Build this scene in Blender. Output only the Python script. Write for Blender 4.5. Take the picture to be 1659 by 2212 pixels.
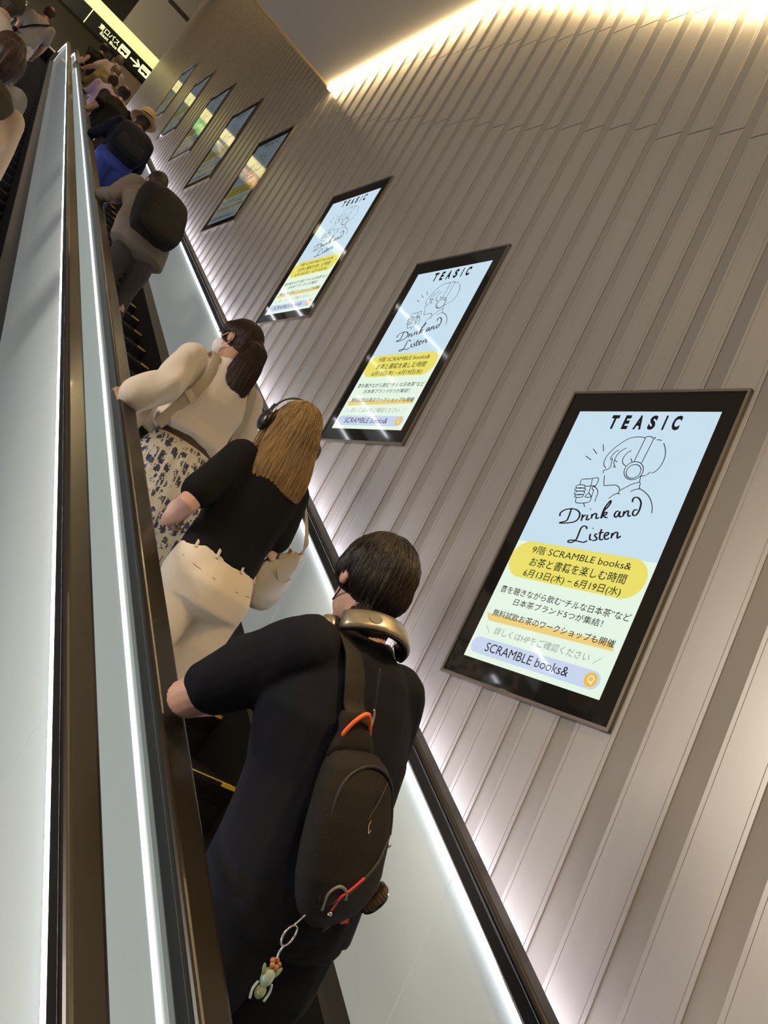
import bpy, bmesh, math, random
import numpy as np
from mathutils import Vector, Matrix, noise
random.seed(7); RNG = np.random.RandomState(11)
SC = bpy.context.scene
COL = SC.collection
for o in list(bpy.data.objects): bpy.data.objects.remove(o)
C30, S30, T30 = math.cos(math.pi/6), 0.5, math.tan(math.pi/6)

# ------------------------------------------------------------------ camera
cam = bpy.data.cameras.new('camera'); camo = bpy.data.objects.new('camera', cam); COL.objects.link(camo)
cam.sensor_fit = 'VERTICAL'; cam.sensor_height = 36; cam.lens = 29.1086; cam.clip_start = 0.05; cam.clip_end = 200
RX, RY, RZ = (0.6443, -0.6155, 0.4540), (0.5092, -0.0977, -0.8551), (0.5707, 0.7821, 0.2504)
camo.matrix_world = Matrix(((RX[0], -RY[0], -RZ[0], 0), (RX[1], -RY[1], -RZ[1], 0), (RX[2], -RY[2], -RZ[2], 0), (0, 0, 0, 1)))
SC.camera = camo

# ------------------------------------------------------------------ world, exposure, lamps
wd = bpy.data.worlds.new('world'); SC.world = wd; wd.use_nodes = True
wd.node_tree.nodes['Background'].inputs[0].default_value = (1.0, 0.86, 0.68, 1)
wd.node_tree.nodes['Background'].inputs[1].default_value = 0.10
SC.view_settings.view_transform = 'Standard'; SC.view_settings.look = 'None'
SC.view_settings.exposure = 0.0; SC.view_settings.gamma = 1.0
try:
    SC.cycles.use_denoising = True; SC.cycles.max_bounces = 8; SC.cycles.sample_clamp_indirect = 6.0
    SC.cycles.caustics_reflective = False; SC.cycles.caustics_refractive = False
except Exception: pass
LED_WARM, LED_COOL, SCREEN_E, SIGN_E = 26.0, 8.0, 1.0, 1.15
def lamp(name, loc, power, color, size, aim, spread=math.radians(120)):
    l = bpy.data.lights.new(name, 'AREA'); l.shape = 'DISK'; l.size = size; l.energy = power; l.color = color; l.spread = spread
    o = bpy.data.objects.new(name, l); COL.objects.link(o); o.location = loc
    o.rotation_euler = (Vector(aim) - Vector(loc)).to_track_quat('-Z', 'Y').to_euler(); return o
WARM = (1.0, 0.70, 0.36)
for i, (x, y, z, p) in enumerate(((1.1, 0.3, 2.95, 46), (-0.2, -0.6, 2.5, 30),
                                  (1.0, 10.5, 15.5, 200), (0.8, 15.5, 16.5, 130), (-0.5, 21.0, 17.5, 90))):
    lamp('overhead_warm_fill', (x, y, z), p, WARM, 0.35, (x, y, z - 1), math.radians(120))  # unseen warm lights added overhead for highlights on the riders
lamp('hall_fill', (-6.2, 3.2, 2.6), 350, (1.0, 0.92, 0.83), 2.4, (0.0, 3.4, 0.4), math.radians(170))  # unseen fill added on the left to brighten the wall boards
lamp('landing_back_fill', (-1.5, 28.4, 14.3), 110, (1.0, 0.80, 0.52), 0.8, (0.3, 31.0, 13.0), math.radians(150))  # unseen light added behind the sign to lift the dark back wall
lamp('landing_fill', (-3.0, 21.5, 17.0), 300, (1.0, 0.84, 0.60), 1.2, (0.5, 29.0, 14.0), math.radians(150))  # unseen fill added to brighten the soffit and far end

# ------------------------------------------------------------------ materials
MATS = {}
def mat(name, base, rough=0.6, metal=0.0, emis=None, es=0.0, coat=0.0, spec=0.5, bump=None, vary=None, sheen=0.0):
    """bump=(scale xyz, strength) noise bump; vary=(scale xyz, other colour) colour variation in object space"""
    m = bpy.data.materials.new(name); m.use_nodes = True
    nt = m.node_tree; b = nt.nodes['Principled BSDF']
    b.inputs['Base Color'].default_value = (*base, 1); b.inputs['Roughness'].default_value = rough; b.inputs['Metallic'].default_value = metal
    b.inputs['Specular IOR Level'].default_value = spec; b.inputs['Coat Weight'].default_value = coat; b.inputs['Coat Roughness'].default_value = 0.03
    if sheen: b.inputs['Sheen Weight'].default_value = sheen
    if emis: b.inputs['Emission Color'].default_value = (*emis, 1); b.inputs['Emission Strength'].default_value = es
    if bump or vary: tc = nt.nodes.new('ShaderNodeTexCoord')
    def nz(scale, det=4.0):
        mp = nt.nodes.new('ShaderNodeMapping'); mp.inputs['Scale'].default_value = scale
        n = nt.nodes.new('ShaderNodeTexNoise'); n.inputs['Scale'].default_value = 1.0; n.inputs['Detail'].default_value = det
        nt.links.new(tc.outputs['Object'], mp.inputs[0]); nt.links.new(mp.outputs[0], n.inputs['Vector']); return n
    if bump:
        n = nz(bump[0]); bp = nt.nodes.new('ShaderNodeBump'); bp.inputs['Strength'].default_value = bump[1]; bp.inputs['Distance'].default_value = 0.01
        nt.links.new(n.outputs[0], bp.inputs['Height']); nt.links.new(bp.outputs[0], b.inputs['Normal'])
    if vary:
        n = nz(vary[0]); r = nt.nodes.new('ShaderNodeValToRGB'); r.color_ramp.elements[0].position = 0.36; r.color_ramp.elements[1].position = 0.66
        r.color_ramp.elements[0].color = (*base, 1); r.color_ramp.elements[1].color = (*vary[1], 1)
        nt.links.new(n.outputs[0], r.inputs[0]); nt.links.new(r.outputs[0], b.inputs['Base Color'])
    MATS[name] = m; return m
board_m = mat('satin_board_metal', (0.380, 0.352, 0.318), 0.34, 0.42, vary=((9, 9, 0.25), (0.36, 0.333, 0.300)))
recess_m = mat('matte_recess', (0.222, 0.200, 0.172), 0.6, spec=0.3)
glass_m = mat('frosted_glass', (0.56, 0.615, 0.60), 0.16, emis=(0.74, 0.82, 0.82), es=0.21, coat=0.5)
led_cool_m = mat('cool_led', (1, 1, 1), 0.5, emis=(0.93, 0.92, 1.0), es=LED_COOL)
led_line_m = mat('cool_led_line', (1, 1, 1), 0.5, emis=(0.95, 0.94, 1.0), es=1.9)
led_hid_m = mat('hidden_cool_led', (1, 1, 1), 0.5, emis=(0.93, 0.92, 1.0), es=LED_COOL * 3.0)
led_wall_m = mat('wall_wash_led', (1, 1, 1), 0.5, emis=(0.90, 0.85, 1.0), es=LED_COOL * 7.0)
led_warm_m = mat('warm_led', (1, 1, 1), 0.5, emis=(1.0, 0.74, 0.36), es=LED_WARM)
led_soft_m = mat('warm_led_soft', (1, 1, 1), 0.5, emis=(1.0, 0.72, 0.34), es=LED_WARM * 0.5)
rubber_m = mat('handrail_rubber', (0.014, 0.011, 0.007), 0.27, 0.0, coat=0.1, spec=0.45)
track_m = mat('dark_track_metal', (0.05, 0.045, 0.045), 0.32, 0.6)
chrome_m = mat('brushed_trim_metal', (0.55, 0.54, 0.54), 0.28, 0.85)
skirt_m = mat('skirt_steel', (0.030, 0.028, 0.027), 0.5, 0.0, spec=0.12)
deck_m = mat('deck_steel', (0.030, 0.029, 0.029), 0.6, 0.0, spec=0.08)
tread_m = mat('step_tread_black', (0.012, 0.011, 0.010), 0.5)
yellow_m = mat('step_edge_yellow', (0.62, 0.42, 0.02), 0.5)
ceil_m = mat('ceiling_panel', (0.50, 0.47, 0.435), 0.6)
brass_m = mat('brass_edge_trim', (0.62, 0.42, 0.18), 0.4, 0.4)
black_m = mat('black_bezel', (0.012, 0.011, 0.010), 0.06, spec=0.7)
frame_m = mat('screen_edge_metal', (0.20, 0.17, 0.13), 0.35, 0.7)
ink_m = mat('poster_ink', (0.012, 0.014, 0.022), 0.08, spec=0.6)
ink2_m = mat('poster_ink_grey', (0.11, 0.13, 0.12), 0.08, emis=(0.3, 0.36, 0.33), es=0.6)
def disp(name, c, es=SCREEN_E): return mat(name, (0.02, 0.02, 0.02), 0.05, emis=c, es=es, spec=0.6)
d_blue = disp('poster_blue', (0.56, 0.73, 0.84)); d_green = disp('poster_green', (0.76, 0.90, 0.76))
d_yel = disp('poster_yellow', (0.80, 0.72, 0.13)); d_or = disp('poster_orange', (0.83, 0.62, 0.20)); d_lav = disp('poster_lavender', (0.56, 0.65, 0.83))
d_q = disp('poster_search_orange', (0.82, 0.50, 0.06)); d_w = disp('poster_white', (0.92, 0.93, 0.88))
sign_black_m = mat('sign_black', (0.016, 0.015, 0.010), 0.4); sign_yel_m = mat('sign_lit_yellow', (0.8, 0.75, 0.3), 0.4, emis=(0.80, 0.74, 0.27), es=SIGN_E)
sign_txt_m = mat('sign_lit_text', (0.9, 0.9, 0.5), 0.4, emis=(1.0, 0.95, 0.45), es=SIGN_E)
sign_green_m = mat('sign_lit_green', (0.1, 0.5, 0.1), 0.4, emis=(0.12, 0.55, 0.12), es=SIGN_E); sign_or_m = mat('sign_lit_orange', (0.9, 0.35, 0.1), 0.4, emis=(1.0, 0.36, 0.10), es=SIGN_E)
farwall_m = mat('far_wall_brown', (0.23, 0.175, 0.115), 0.6); dark_m = mat('far_dark', (0.035, 0.03, 0.018), 0.7)
grey_m = mat('far_grey_panel', (0.30, 0.275, 0.24), 0.6); floor_m = mat('landing_floor', (0.12, 0.105, 0.085), 0.35)
hallwall_m = mat('hall_wall_pale', (0.45, 0.41, 0.36), 0.5)

# ------------------------------------------------------------------ object helpers
def link(name, me, m, parent=None, smooth=False):
    o = bpy.data.objects.new(name, me); COL.objects.link(o)
    for mm in (m if isinstance(m, (list, tuple)) else [m]): me.materials.append(mm)
    if smooth: me.shade_smooth()
    if parent: o.parent = parent
    return o
def thing(name, label, cat, loc=(0, 0, 0), group=None):
    o = bpy.data.objects.new(name, None); COL.objects.link(o); o.location = loc; o.empty_display_size = 0.1
    return tag(o, label, cat, group)
def tag(o, label, cat, group=None, kind=None):
    o['label'] = label; o['category'] = cat
    if group: o['group'] = group
    if kind: o['kind'] = kind
    return o
def struct(name, bm_or_me, m, **k):
    o = link(name, bm_or_me, m, **k); o['kind'] = 'structure'; return o
class MB:
    """collects boxes, sweeps and prisms into one mesh"""
    def __init__(s): s.v = []; s.f = []; s.mi = []
    def add(s, v, f, mi=0):
        k = len(s.v); s.v += [tuple(p) for p in v]; s.f += [tuple(i + k for i in q) for q in f]; s.mi += [mi] * len(f)
    def box(s, x0, x1, y0, y1, z0, z1, mi=0):
        s.add([(x0, y0, z0), (x1, y0, z0), (x1, y1, z0), (x0, y1, z0), (x0, y0, z1), (x1, y0, z1), (x1, y1, z1), (x0, y1, z1)],
              [(0, 3, 2, 1), (4, 5, 6, 7), (0, 1, 5, 4), (1, 2, 6, 5), (2, 3, 7, 6), (3, 0, 4, 7)], mi)
    def quad(s, a, b, c, d, mi=0): s.add([a, b, c, d], [(0, 1, 2, 3)], mi)
    def rings(s, rr, cap=True, closed=True, mi=0):
        n = len(rr[0]); v = [p for r in rr for p in r]; f = []
        for i in range(len(rr) - 1):
            for j in range(n if closed else n - 1):
                a, b = i * n + j, i * n + (j + 1) % n; f.append((a, b, b + n, a + n))
        if cap and closed: f.append(tuple(range(n - 1, -1, -1))); f.append(tuple(range((len(rr) - 1) * n, len(rr) * n)))
        s.add(v, f, mi)
    def build(s, name, m, parent=None, smooth=False, bevel=0):
        me = bpy.data.meshes.new(name); me.from_pydata(s.v, [], s.f); me.polygons.foreach_set('material_index', s.mi)
        bm = bmesh.new(); bm.from_mesh(me); bmesh.ops.recalc_face_normals(bm, faces=bm.faces)
        if bevel: bmesh.ops.bevel(bm, geom=[e for e in bm.edges if len(e.link_faces) == 2 and e.calc_face_angle() > 0.6], offset=bevel, segments=2, affect='EDGES')
        bm.to_mesh(me); bm.free(); me.update()
        return link(name, me, m, parent, smooth)
def EN(x, e, n): return (x, e * C30 - n * S30, e * S30 + n * C30)
E_END, ARC = 26.0, 4.0
def path(e0, flat=0.6, steps=10, extra=()):
    """stations (origin, normal) along the rising line then round to level"""
    st = [((e * C30, e * S30), (-S30, C30)) for e in [e0, *extra, E_END]]
    cy, cz = E_END * C30 + ARC * S30, E_END * S30 - ARC * C30
    for i in range(1, steps + 1):
        a = math.radians(30) * (1 - i / steps); st.append(((cy - ARC * math.sin(a), cz + ARC * math.cos(a)), (-math.sin(a), math.cos(a))))
    if flat: st.append(((cy + flat, cz + ARC), (0, 1)))
    return st
FLOOR_Z = E_END * S30 - ARC * C30 + ARC - 1.84
def sweep(mb, prof, st, mi=0, closed=True):
    mb.rings([[(x, o[0] + n * d[0], o[1] + n * d[1]) for x, n in prof] for o, d in st], cap=closed, closed=closed, mi=mi)
def rrect(cx, cn, w, h, r, k=4):
    p = []
    for sx, sy, a0 in ((1, 1, 0), (-1, 1, 90), (-1, -1, 180), (1, -1, 270)):
        for i in range(k + 1):
            a = math.radians(a0 + 90 * i / k); p.append((cx + sx * (w / 2 - r) + r * math.cos(a), cn + sy * (h / 2 - r) + r * math.sin(a)))
    return p

# ------------------------------------------------------------------ wall of vertical boards
W = 2.484
RECESS = [(1.281, 1.366), (1.535, 1.63), (1.795, 1.868), (2.007, 2.064), (2.20, 2.265), (2.395, 2.455), (2.594, 2.648), (2.805, 2.861), (3.0, 3.06), (3.209, 3.28), (3.415, 3.478), (3.651, 3.712), (3.804, 3.876)]
y = 1.03
while y > -1.5: RECESS.insert(0, (y, y + 0.085)); y -= 0.235
y = 4.02
while y < 20.8: RECESS.append((y, y + 0.066)); y += 0.205 + 0.02 * random.random()
CEIL_Z, CEIL_Y0, CEIL_Y1, CEIL_N, HIGH_Z = 6.0, 5.232, 7.965, 2.56, 20.5
def zbot(y): return T30 * y - 2.75
def ztop(y):
    if y < CEIL_Y0: return T30 * y + CEIL_N / C30 + 0.10
    return CEIL_Z + 0.14 if y < CEIL_Y1 else HIGH_Z
def seam_a(y): return 5.01 + 0.40 * (y - 6.29)
def seam_b(y): return 5.153 + 0.35 * (y - 4.526)
boards = MB(); D = 0.007
edges = [-1.6] + [v for r in RECESS for v in r] + [21.05]
for i in range(0, len(edges), 2):
    y0, y1 = edges[i], edges[i + 1]
    if y1 - y0 < 0.03: continue
    jit = [random.uniform(-0.035, 0.035) for _ in range(2)]
    cuts = [zbot(y0)] + sorted([seam_a(y0) + jit[0], seam_b(y0) + jit[1]] if 0 < y0 < 14 else []) + [ztop(y0)]
    cuts = [c for c in cuts if zbot(y0) <= c <= ztop(y0)]
    for j in range(len(cuts) - 1):
        za, zb = cuts[j] + (0.004 if j else 0), cuts[j + 1] - (0.004 if j < len(cuts) - 2 else 0)
        fl, g, c = 0.016, 0.0026, 0.0015
        prof = [(W + D, y0), (W + c, y0), (W, y0 + c), (W, y0 + fl), (W + 0.0015, y0 + fl + g / 2), (W, y0 + fl + g),
                (W, y1 - fl - g), (W + 0.0015, y1 - fl - g / 2), (W, y1 - fl), (W, y1 - c), (W + c, y1), (W + D, y1)]
        boards.rings([[(x, yy, za) for x, yy in prof], [(x, yy, zb) for x, yy in prof]], closed=True)
back = MB()
back.rings([[(W + D - 0.002, yy, zbot(yy)), (W + 0.16, yy, zbot(yy)), (W + 0.16, yy, ztop(yy)), (W + D - 0.002, yy, ztop(yy))] for yy in [-1.6, CEIL_Y0 - .001, CEIL_Y0, CEIL_Y1 - .001, CEIL_Y1, 21.05]])
wall = MB(); wall.add(boards.v, boards.f, 0); wall.add(back.v, back.f, 1)
w_o = wall.build('wall_right', [board_m, recess_m]); w_o['kind'] = 'structure'

# ------------------------------------------------------------------ ceilings, far end, hall
mb = MB(); mb.rings([[EN(-1.4, e, CEIL_N), EN(2.425, e, CEIL_N), EN(2.425, e, CEIL_N + 0.12), EN(-1.4, e, CEIL_N + 0.12)] for e in (-0.6, 7.50)])
mb.box(-1.4, 2.425, CEIL_Y0 - 0.02, CEIL_Y1 - 0.03, CEIL_Z, CEIL_Z + 0.12)
o = mb.build('ceiling', ceil_m); o['kind'] = 'structure'
mb = MB(); mb.box(-1.4, 2.44, CEIL_Y1 - 0.03, CEIL_Y1, CEIL_Z - 0.012, CEIL_Z + 0.13); o = mb.build('trim_1', brass_m); o['kind'] = 'structure'
mb = MB(); mb.box(2.418, 2.466, CEIL_Y0, CEIL_Y1 - 0.01, CEIL_Z - 0.026, CEIL_Z - 0.001)
tag(mb.build('cove_light_strip', led_warm_m), 'glowing warm strip light along the level ceiling edge', 'strip light', 'strip lights in the ceiling edges')
mb = MB(); mb.rings([[EN(2.418, e, CEIL_N - .026), EN(2.466, e, CEIL_N - .026), EN(2.466, e, CEIL_N - 0.001), EN(2.418, e, CEIL_N - 0.001)] for e in (-0.5, 7.49)])
tag(mb.build('cove_light_strip', led_warm_m), 'glowing warm strip light along the sloping ceiling edge at the top', 'strip light', 'strip lights in the ceiling edges')
mb = MB(); mb.rings([[EN(-1.40, e, CEIL_N - .03), EN(-1.35, e, CEIL_N - .03), EN(-1.35, e, CEIL_N - 0.001), EN(-1.40, e, CEIL_N - 0.001)] for e in (-0.5, 7.49)])
tag(mb.build('cove_light_strip', led_soft_m), 'glowing warm strip light along the opposite edge of the sloping ceiling, mirrored on the handrails', 'strip light', 'strip lights in the ceiling edges')
mb = MB(); mb.box(-9, 9, 5.5, 34, HIGH_Z, HIGH_Z + 0.2); o = mb.build('ceiling_high', dark_m); o['kind'] = 'structure'
mb = MB(); mb.box(-9, 9, E_END * C30 + ARC * S30 + 0.0, 34, FLOOR_Z - 0.25, FLOOR_Z); o = mb.build('floor', floor_m); o['kind'] = 'structure'
mb = MB(); mb.box(-9, 9, 31.0, 31.2, FLOOR_Z, HIGH_Z, 0)
mb.box(-9, 9, 30.96, 31.0, 14.02, 14.06, 1); mb.box(-9, 2.35, 30.9, 31.0, 15.2, HIGH_Z, 1)
o = mb.build('wall_back', [farwall_m, dark_m]); o['kind'] = 'structure'
mb = MB(); mb.box(1.75, 4.6, 27.2, 27.4, 15.5, HIGH_Z); mb.box(2.40, 3.25, 27.15, 27.2, 17.88, 18.02, 1); o = mb.build('wall_soffit', [grey_m, dark_m]); o['kind'] = 'structure'
mb = MB(); mb.box(-7.2, -7.0, -2, 31, -3.5, HIGH_Z); o = mb.build('wall_left', hallwall_m); o['kind'] = 'structure'

# ------------------------------------------------------------------ escalators
NOSE, PITCH = -1.84, 0.43
def escalator(name, label, xl, xr, left_lit, right_lit, e0):
    t = thing(name, label, 'escalator', EN((xl + xr) / 2, e0, NOSE), group='escalators side by side')
    off = Vector(t.location)
    def fin(o):
        o.data.transform(Matrix.Translation(-off)); return o
    sl, sr = xl + 0.105, xr - 0.105
    for xc, s in ((xl, 1), (xr, -1)):          # s: direction towards the passengers
        st = path(e0)
        mb = MB(); sweep(mb, rrect(xc, -1.044, 0.085, 0.030, 0.014), st)
        # rounded newel end of the handrail at the top landing
        ey, ez = st[-1][0]
        arc = []
        for i in range(1, 9):
            a = math.pi * i / 8; arc.append((((ey + 0.22 * math.sin(a)), ez - 1.044 - 0.22 + 0.22 * math.cos(a)), (math.sin(a), math.cos(a))))
        mb.rings([[(x, o_[0] + (n + 1.044) * d[0], o_[1] + (n + 1.044) * d[1]) for x, n in rrect(xc, -1.044, 0.085, 0.030, 0.014)] for o_, d in arc])
        fin(mb.build('handrail', rubber_m, t, smooth=False))
        mb = MB(); sweep(mb, rrect(xc, -1.082, 0.050, 0.046, 0.006, 2), st); fin(mb.build('handrail_track', track_m, t))
        mb = MB(); sweep(mb, rrect(xc, -1.116, 0.036, 0.022, 0.004, 2), st); fin(mb.build('trim_strip', chrome_m, t))
        ys_ = [yy for yy in np.arange(-2.9 + 1.37 - (0 if s < 0 else 0.75), 24, 1.69) if yy > e0 * C30 + 0.6]
        ends = [e0 * C30 + 0.55] + ys_ + [E_END * C30 + 0.6]
        for a, b in zip(ends[:-1], ends[1:]):
            mb = MB(); g = 0.001
            def pt(x, yy, n):   # point on vertical seam yy at height n
                return (x, yy, T30 * yy + n / C30)
            mb.rings([[pt(xc - 0.008, yy, -1.127), pt(xc + 0.008, yy, -1.127), pt(xc + 0.008, yy, -1.70), pt(xc - 0.008, yy, -1.70)] for yy in (a + g, b - g)])
            fin(mb.build('glass_panel', glass_m, t))
        for side in ((s,) if not (left_lit and xc == xl or right_lit and xc == xr) else (s, -s)):
            if side != s: a_, m_ = ((xc + side * 0.038, -1.265, 0.020, 0.020), led_wall_m) if xc == xr else ((xc + side * 0.0125, -1.156, 0.006, 0.009), led_line_m)
            elif right_lit: a_, m_ = (xc + side * 0.022, -1.121, 0.010, 0.017), led_cool_m
            else: a_, m_ = (xc + side * 0.022, -1.110, 0.007, 0.011), led_hid_m
            mb = MB(); sweep(mb, rrect(*a_, 0.003, 2), path(e0, 0, 4)); fin(mb.build('light_strip', m_, t))
        mb = MB(); xs = sl if s > 0 else sr      # inner deck, then the skirt
        sweep(mb, [(xc + s * 0.010, -1.672), (xs, -1.698), (xs - s * 0.01, -1.72), (xc + s * 0.010, -1.72)], path(e0, 0.4)); fin(mb.build('inner_deck', deck_m, t))
        mb = MB(); sweep(mb, [(xs, -1.698), (xs, -2.10), (xs - s * 0.02, -2.10), (xs - s * 0.02, -1.698)], path(e0, 0.1)); fin(mb.build('skirt_panel', skirt_m, t))
        mb = MB(); sweep(mb, [(xc - s * 0.010, -1.66), (xc - s * 0.11, -1.66), (xc - s * 0.11, -1.75), (xc - s * 0.010, -1.75)], path(e0, 0.4)); fin(mb.build('outer_deck', deck_m, t))
    # one step: grooved tread, curved riser, yellow edging; the rest are copies
    x0, x1, dep, rise = sl + 0.006, sr - 0.006, PITCH * C30, PITCH * S30
    mb = MB(); n = int((x1 - x0) / 0.0105)
    pr = [(0.0, 0.0), (0.0, -0.02), (0.03, -0.10), (0.045, -rise - 0.02), (dep + 0.06, -rise - 0.02), (dep + 0.06, -0.012), (dep + 0.06, -0.008)]
    def ridge(x, top, inset): return [(x, 0.0 + inset, top), (x, 0.0 + inset, -0.02), (x, 0.03 + inset, -0.10), (x, 0.045 + inset, -rise - 0.02), (x, dep + 0.06, -rise - 0.02), (x, dep + 0.06, top)]
    rr = []
    w_ = (x1 - x0) / n
    for i in range(n):
        a = x0 + i * w_; rr += [ridge(a, 0, 0), ridge(a + w_ * 0.5, 0, 0), ridge(a + w_ * 0.52, -0.009, 0.006), ridge(a + w_ * 0.98, -0.009, 0.006)]
    rr.append(ridge(x1, 0, 0))
    mb.rings(rr)
    step = mb.build('step', tread_m, t)
    ye = MB() if right_lit else None
    if ye: ye.box(x0, x1, 0.004, 0.034, -0.001, 0.0006)
    for a, b in (((x1 - 0.085, x1),) if ye else ()): ye.box(a, b, -0.004, 0.003, -0.014, 0.0012)
    yo = ye.build('yellow_edge', yellow_m, step) if ye else None
    k = math.ceil((e0 + 0.5 - 7.11) / PITCH); first = True
    while 7.11 + k * PITCH < 26.6:
        s_o = step if first else step.copy(); y_o = yo if first or not yo else yo.copy()
        if not first:
            COL.objects.link(s_o); s_o.parent = t
            if yo: COL.objects.link(y_o); y_o.parent = s_o
        p = EN(0, 7.11 + k * PITCH, NOSE); s_o.location = Vector(p) - off; first = False; k += 1
    mb = MB(); mb.box(x0, x1, E_END * C30 + 0.62, E_END * C30 + ARC * S30 + 0.02, FLOOR_Z - 0.05, FLOOR_Z); fin(mb.build('comb_plate', chrome_m, t))
    mb = MB(); sweep(mb, [(xl - 0.11, -2.08), (xr + 0.11, -2.08), (xr + 0.11, -2.16), (xl - 0.11, -2.16)], path(e0, 0.0, 4)); fin(mb.build('truss_pan', skirt_m, t))
    return t
escalator('escalator', 'escalator against the boarded wall, carrying the near queue of people', 1.048, 2.290, True, True, -1.2)
escalator('escalator', 'escalator beside it with dark steps, at the left edge of the view', -0.437, 0.795, False, False, -1.2)

# ------------------------------------------------------------------ tread lookup
def tread(y):
    k = math.floor(((y - 0.92) / C30 - 7.11) / PITCH); return (7.11 + k * PITCH) * S30 + NOSE * C30

# ------------------------------------------------------------------ text helper
def text_mesh(body, bold=0.0, shear=0.0):
    cu = bpy.data.curves.new('t', 'FONT'); cu.body = body; cu.offset = bold; cu.shear = shear; cu.resolution_u = 3
    o = bpy.data.objects.new('t', cu); COL.objects.link(o)
    dg = bpy.context.evaluated_depsgraph_get(); me = bpy.data.meshes.new_from_object(o.evaluated_get(dg))
    v = np.array([p.co for p in me.vertices]); f = [tuple(p.vertices) for p in me.polygons]
    bpy.data.objects.remove(o); bpy.data.curves.remove(cu); bpy.data.meshes.remove(me)
    return v, f
def text_fit(mb, body, u0, u1, v_top, v_bot, to3, bold=0.0, shear=0.0, flip=False):
    v, f = text_mesh(body, bold, shear); lo, hi = v.min(0), v.max(0)
    u = u0 + (v[:, 0] - lo[0]) / (hi[0] - lo[0]) * (u1 - u0); w = v_bot + (v[:, 1] - lo[1]) / (hi[1] - lo[1]) * (v_top - v_bot)
    mb.add([to3(a, b) for a, b in zip(u, w)], f)
def smooth_line(p, n=5):
    if len(p) < 3: return [np.array(q, float) for q in p]
    P = [np.array(q, float) for q in ([p[0]] + list(p) + [p[-1]])]; out = []
    for i in range(1, len(P) - 2):
        for k in range(n):
            t = k / n; a, b, c, d = P[i - 1:i + 3]
            out.append(0.5 * (2 * b + (c - a) * t + (2 * a - 5 * b + 4 * c - d) * t * t + (3 * b - a - 3 * c + d) * t ** 3))
    return out + [P[-2]]
def stroke(mb, pts, w, to3, calli=0.0):
    L = smooth_line(pts); n = len(L); vs = []
    for i in range(n):
        d = L[min(i + 1, n - 1)] - L[max(i - 1, 0)]; d = d / (np.linalg.norm(d) + 1e-9)
        ww = w * (1 + calli * abs(d[1]) - calli * 0.5); nrm = np.array((-d[1], d[0])) * ww / 2
        vs += [to3(*(L[i] + nrm)), to3(*(L[i] - nrm))]
    mb.add(vs, [(2 * i, 2 * i + 1, 2 * i + 3, 2 * i + 2) for i in range(n - 1)])
def pill(mb, u0, u1, v0, v1, to3, r=None, k=10):
    r = r or (v1 - v0) / 2; p = []
    for cu_, cv, a0 in ((u1 - r, v1 - r, 0), (u0 + r, v1 - r, 90), (u0 + r, v0 + r, 180), (u1 - r, v0 + r, 270)):
        for i in range(k + 1):
            a = math.radians(a0 + 90 * i / k); p.append(to3(cu_ + r * math.cos(a), cv + r * math.sin(a)))
    mb.add(p, [tuple(range(len(p)))])

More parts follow.
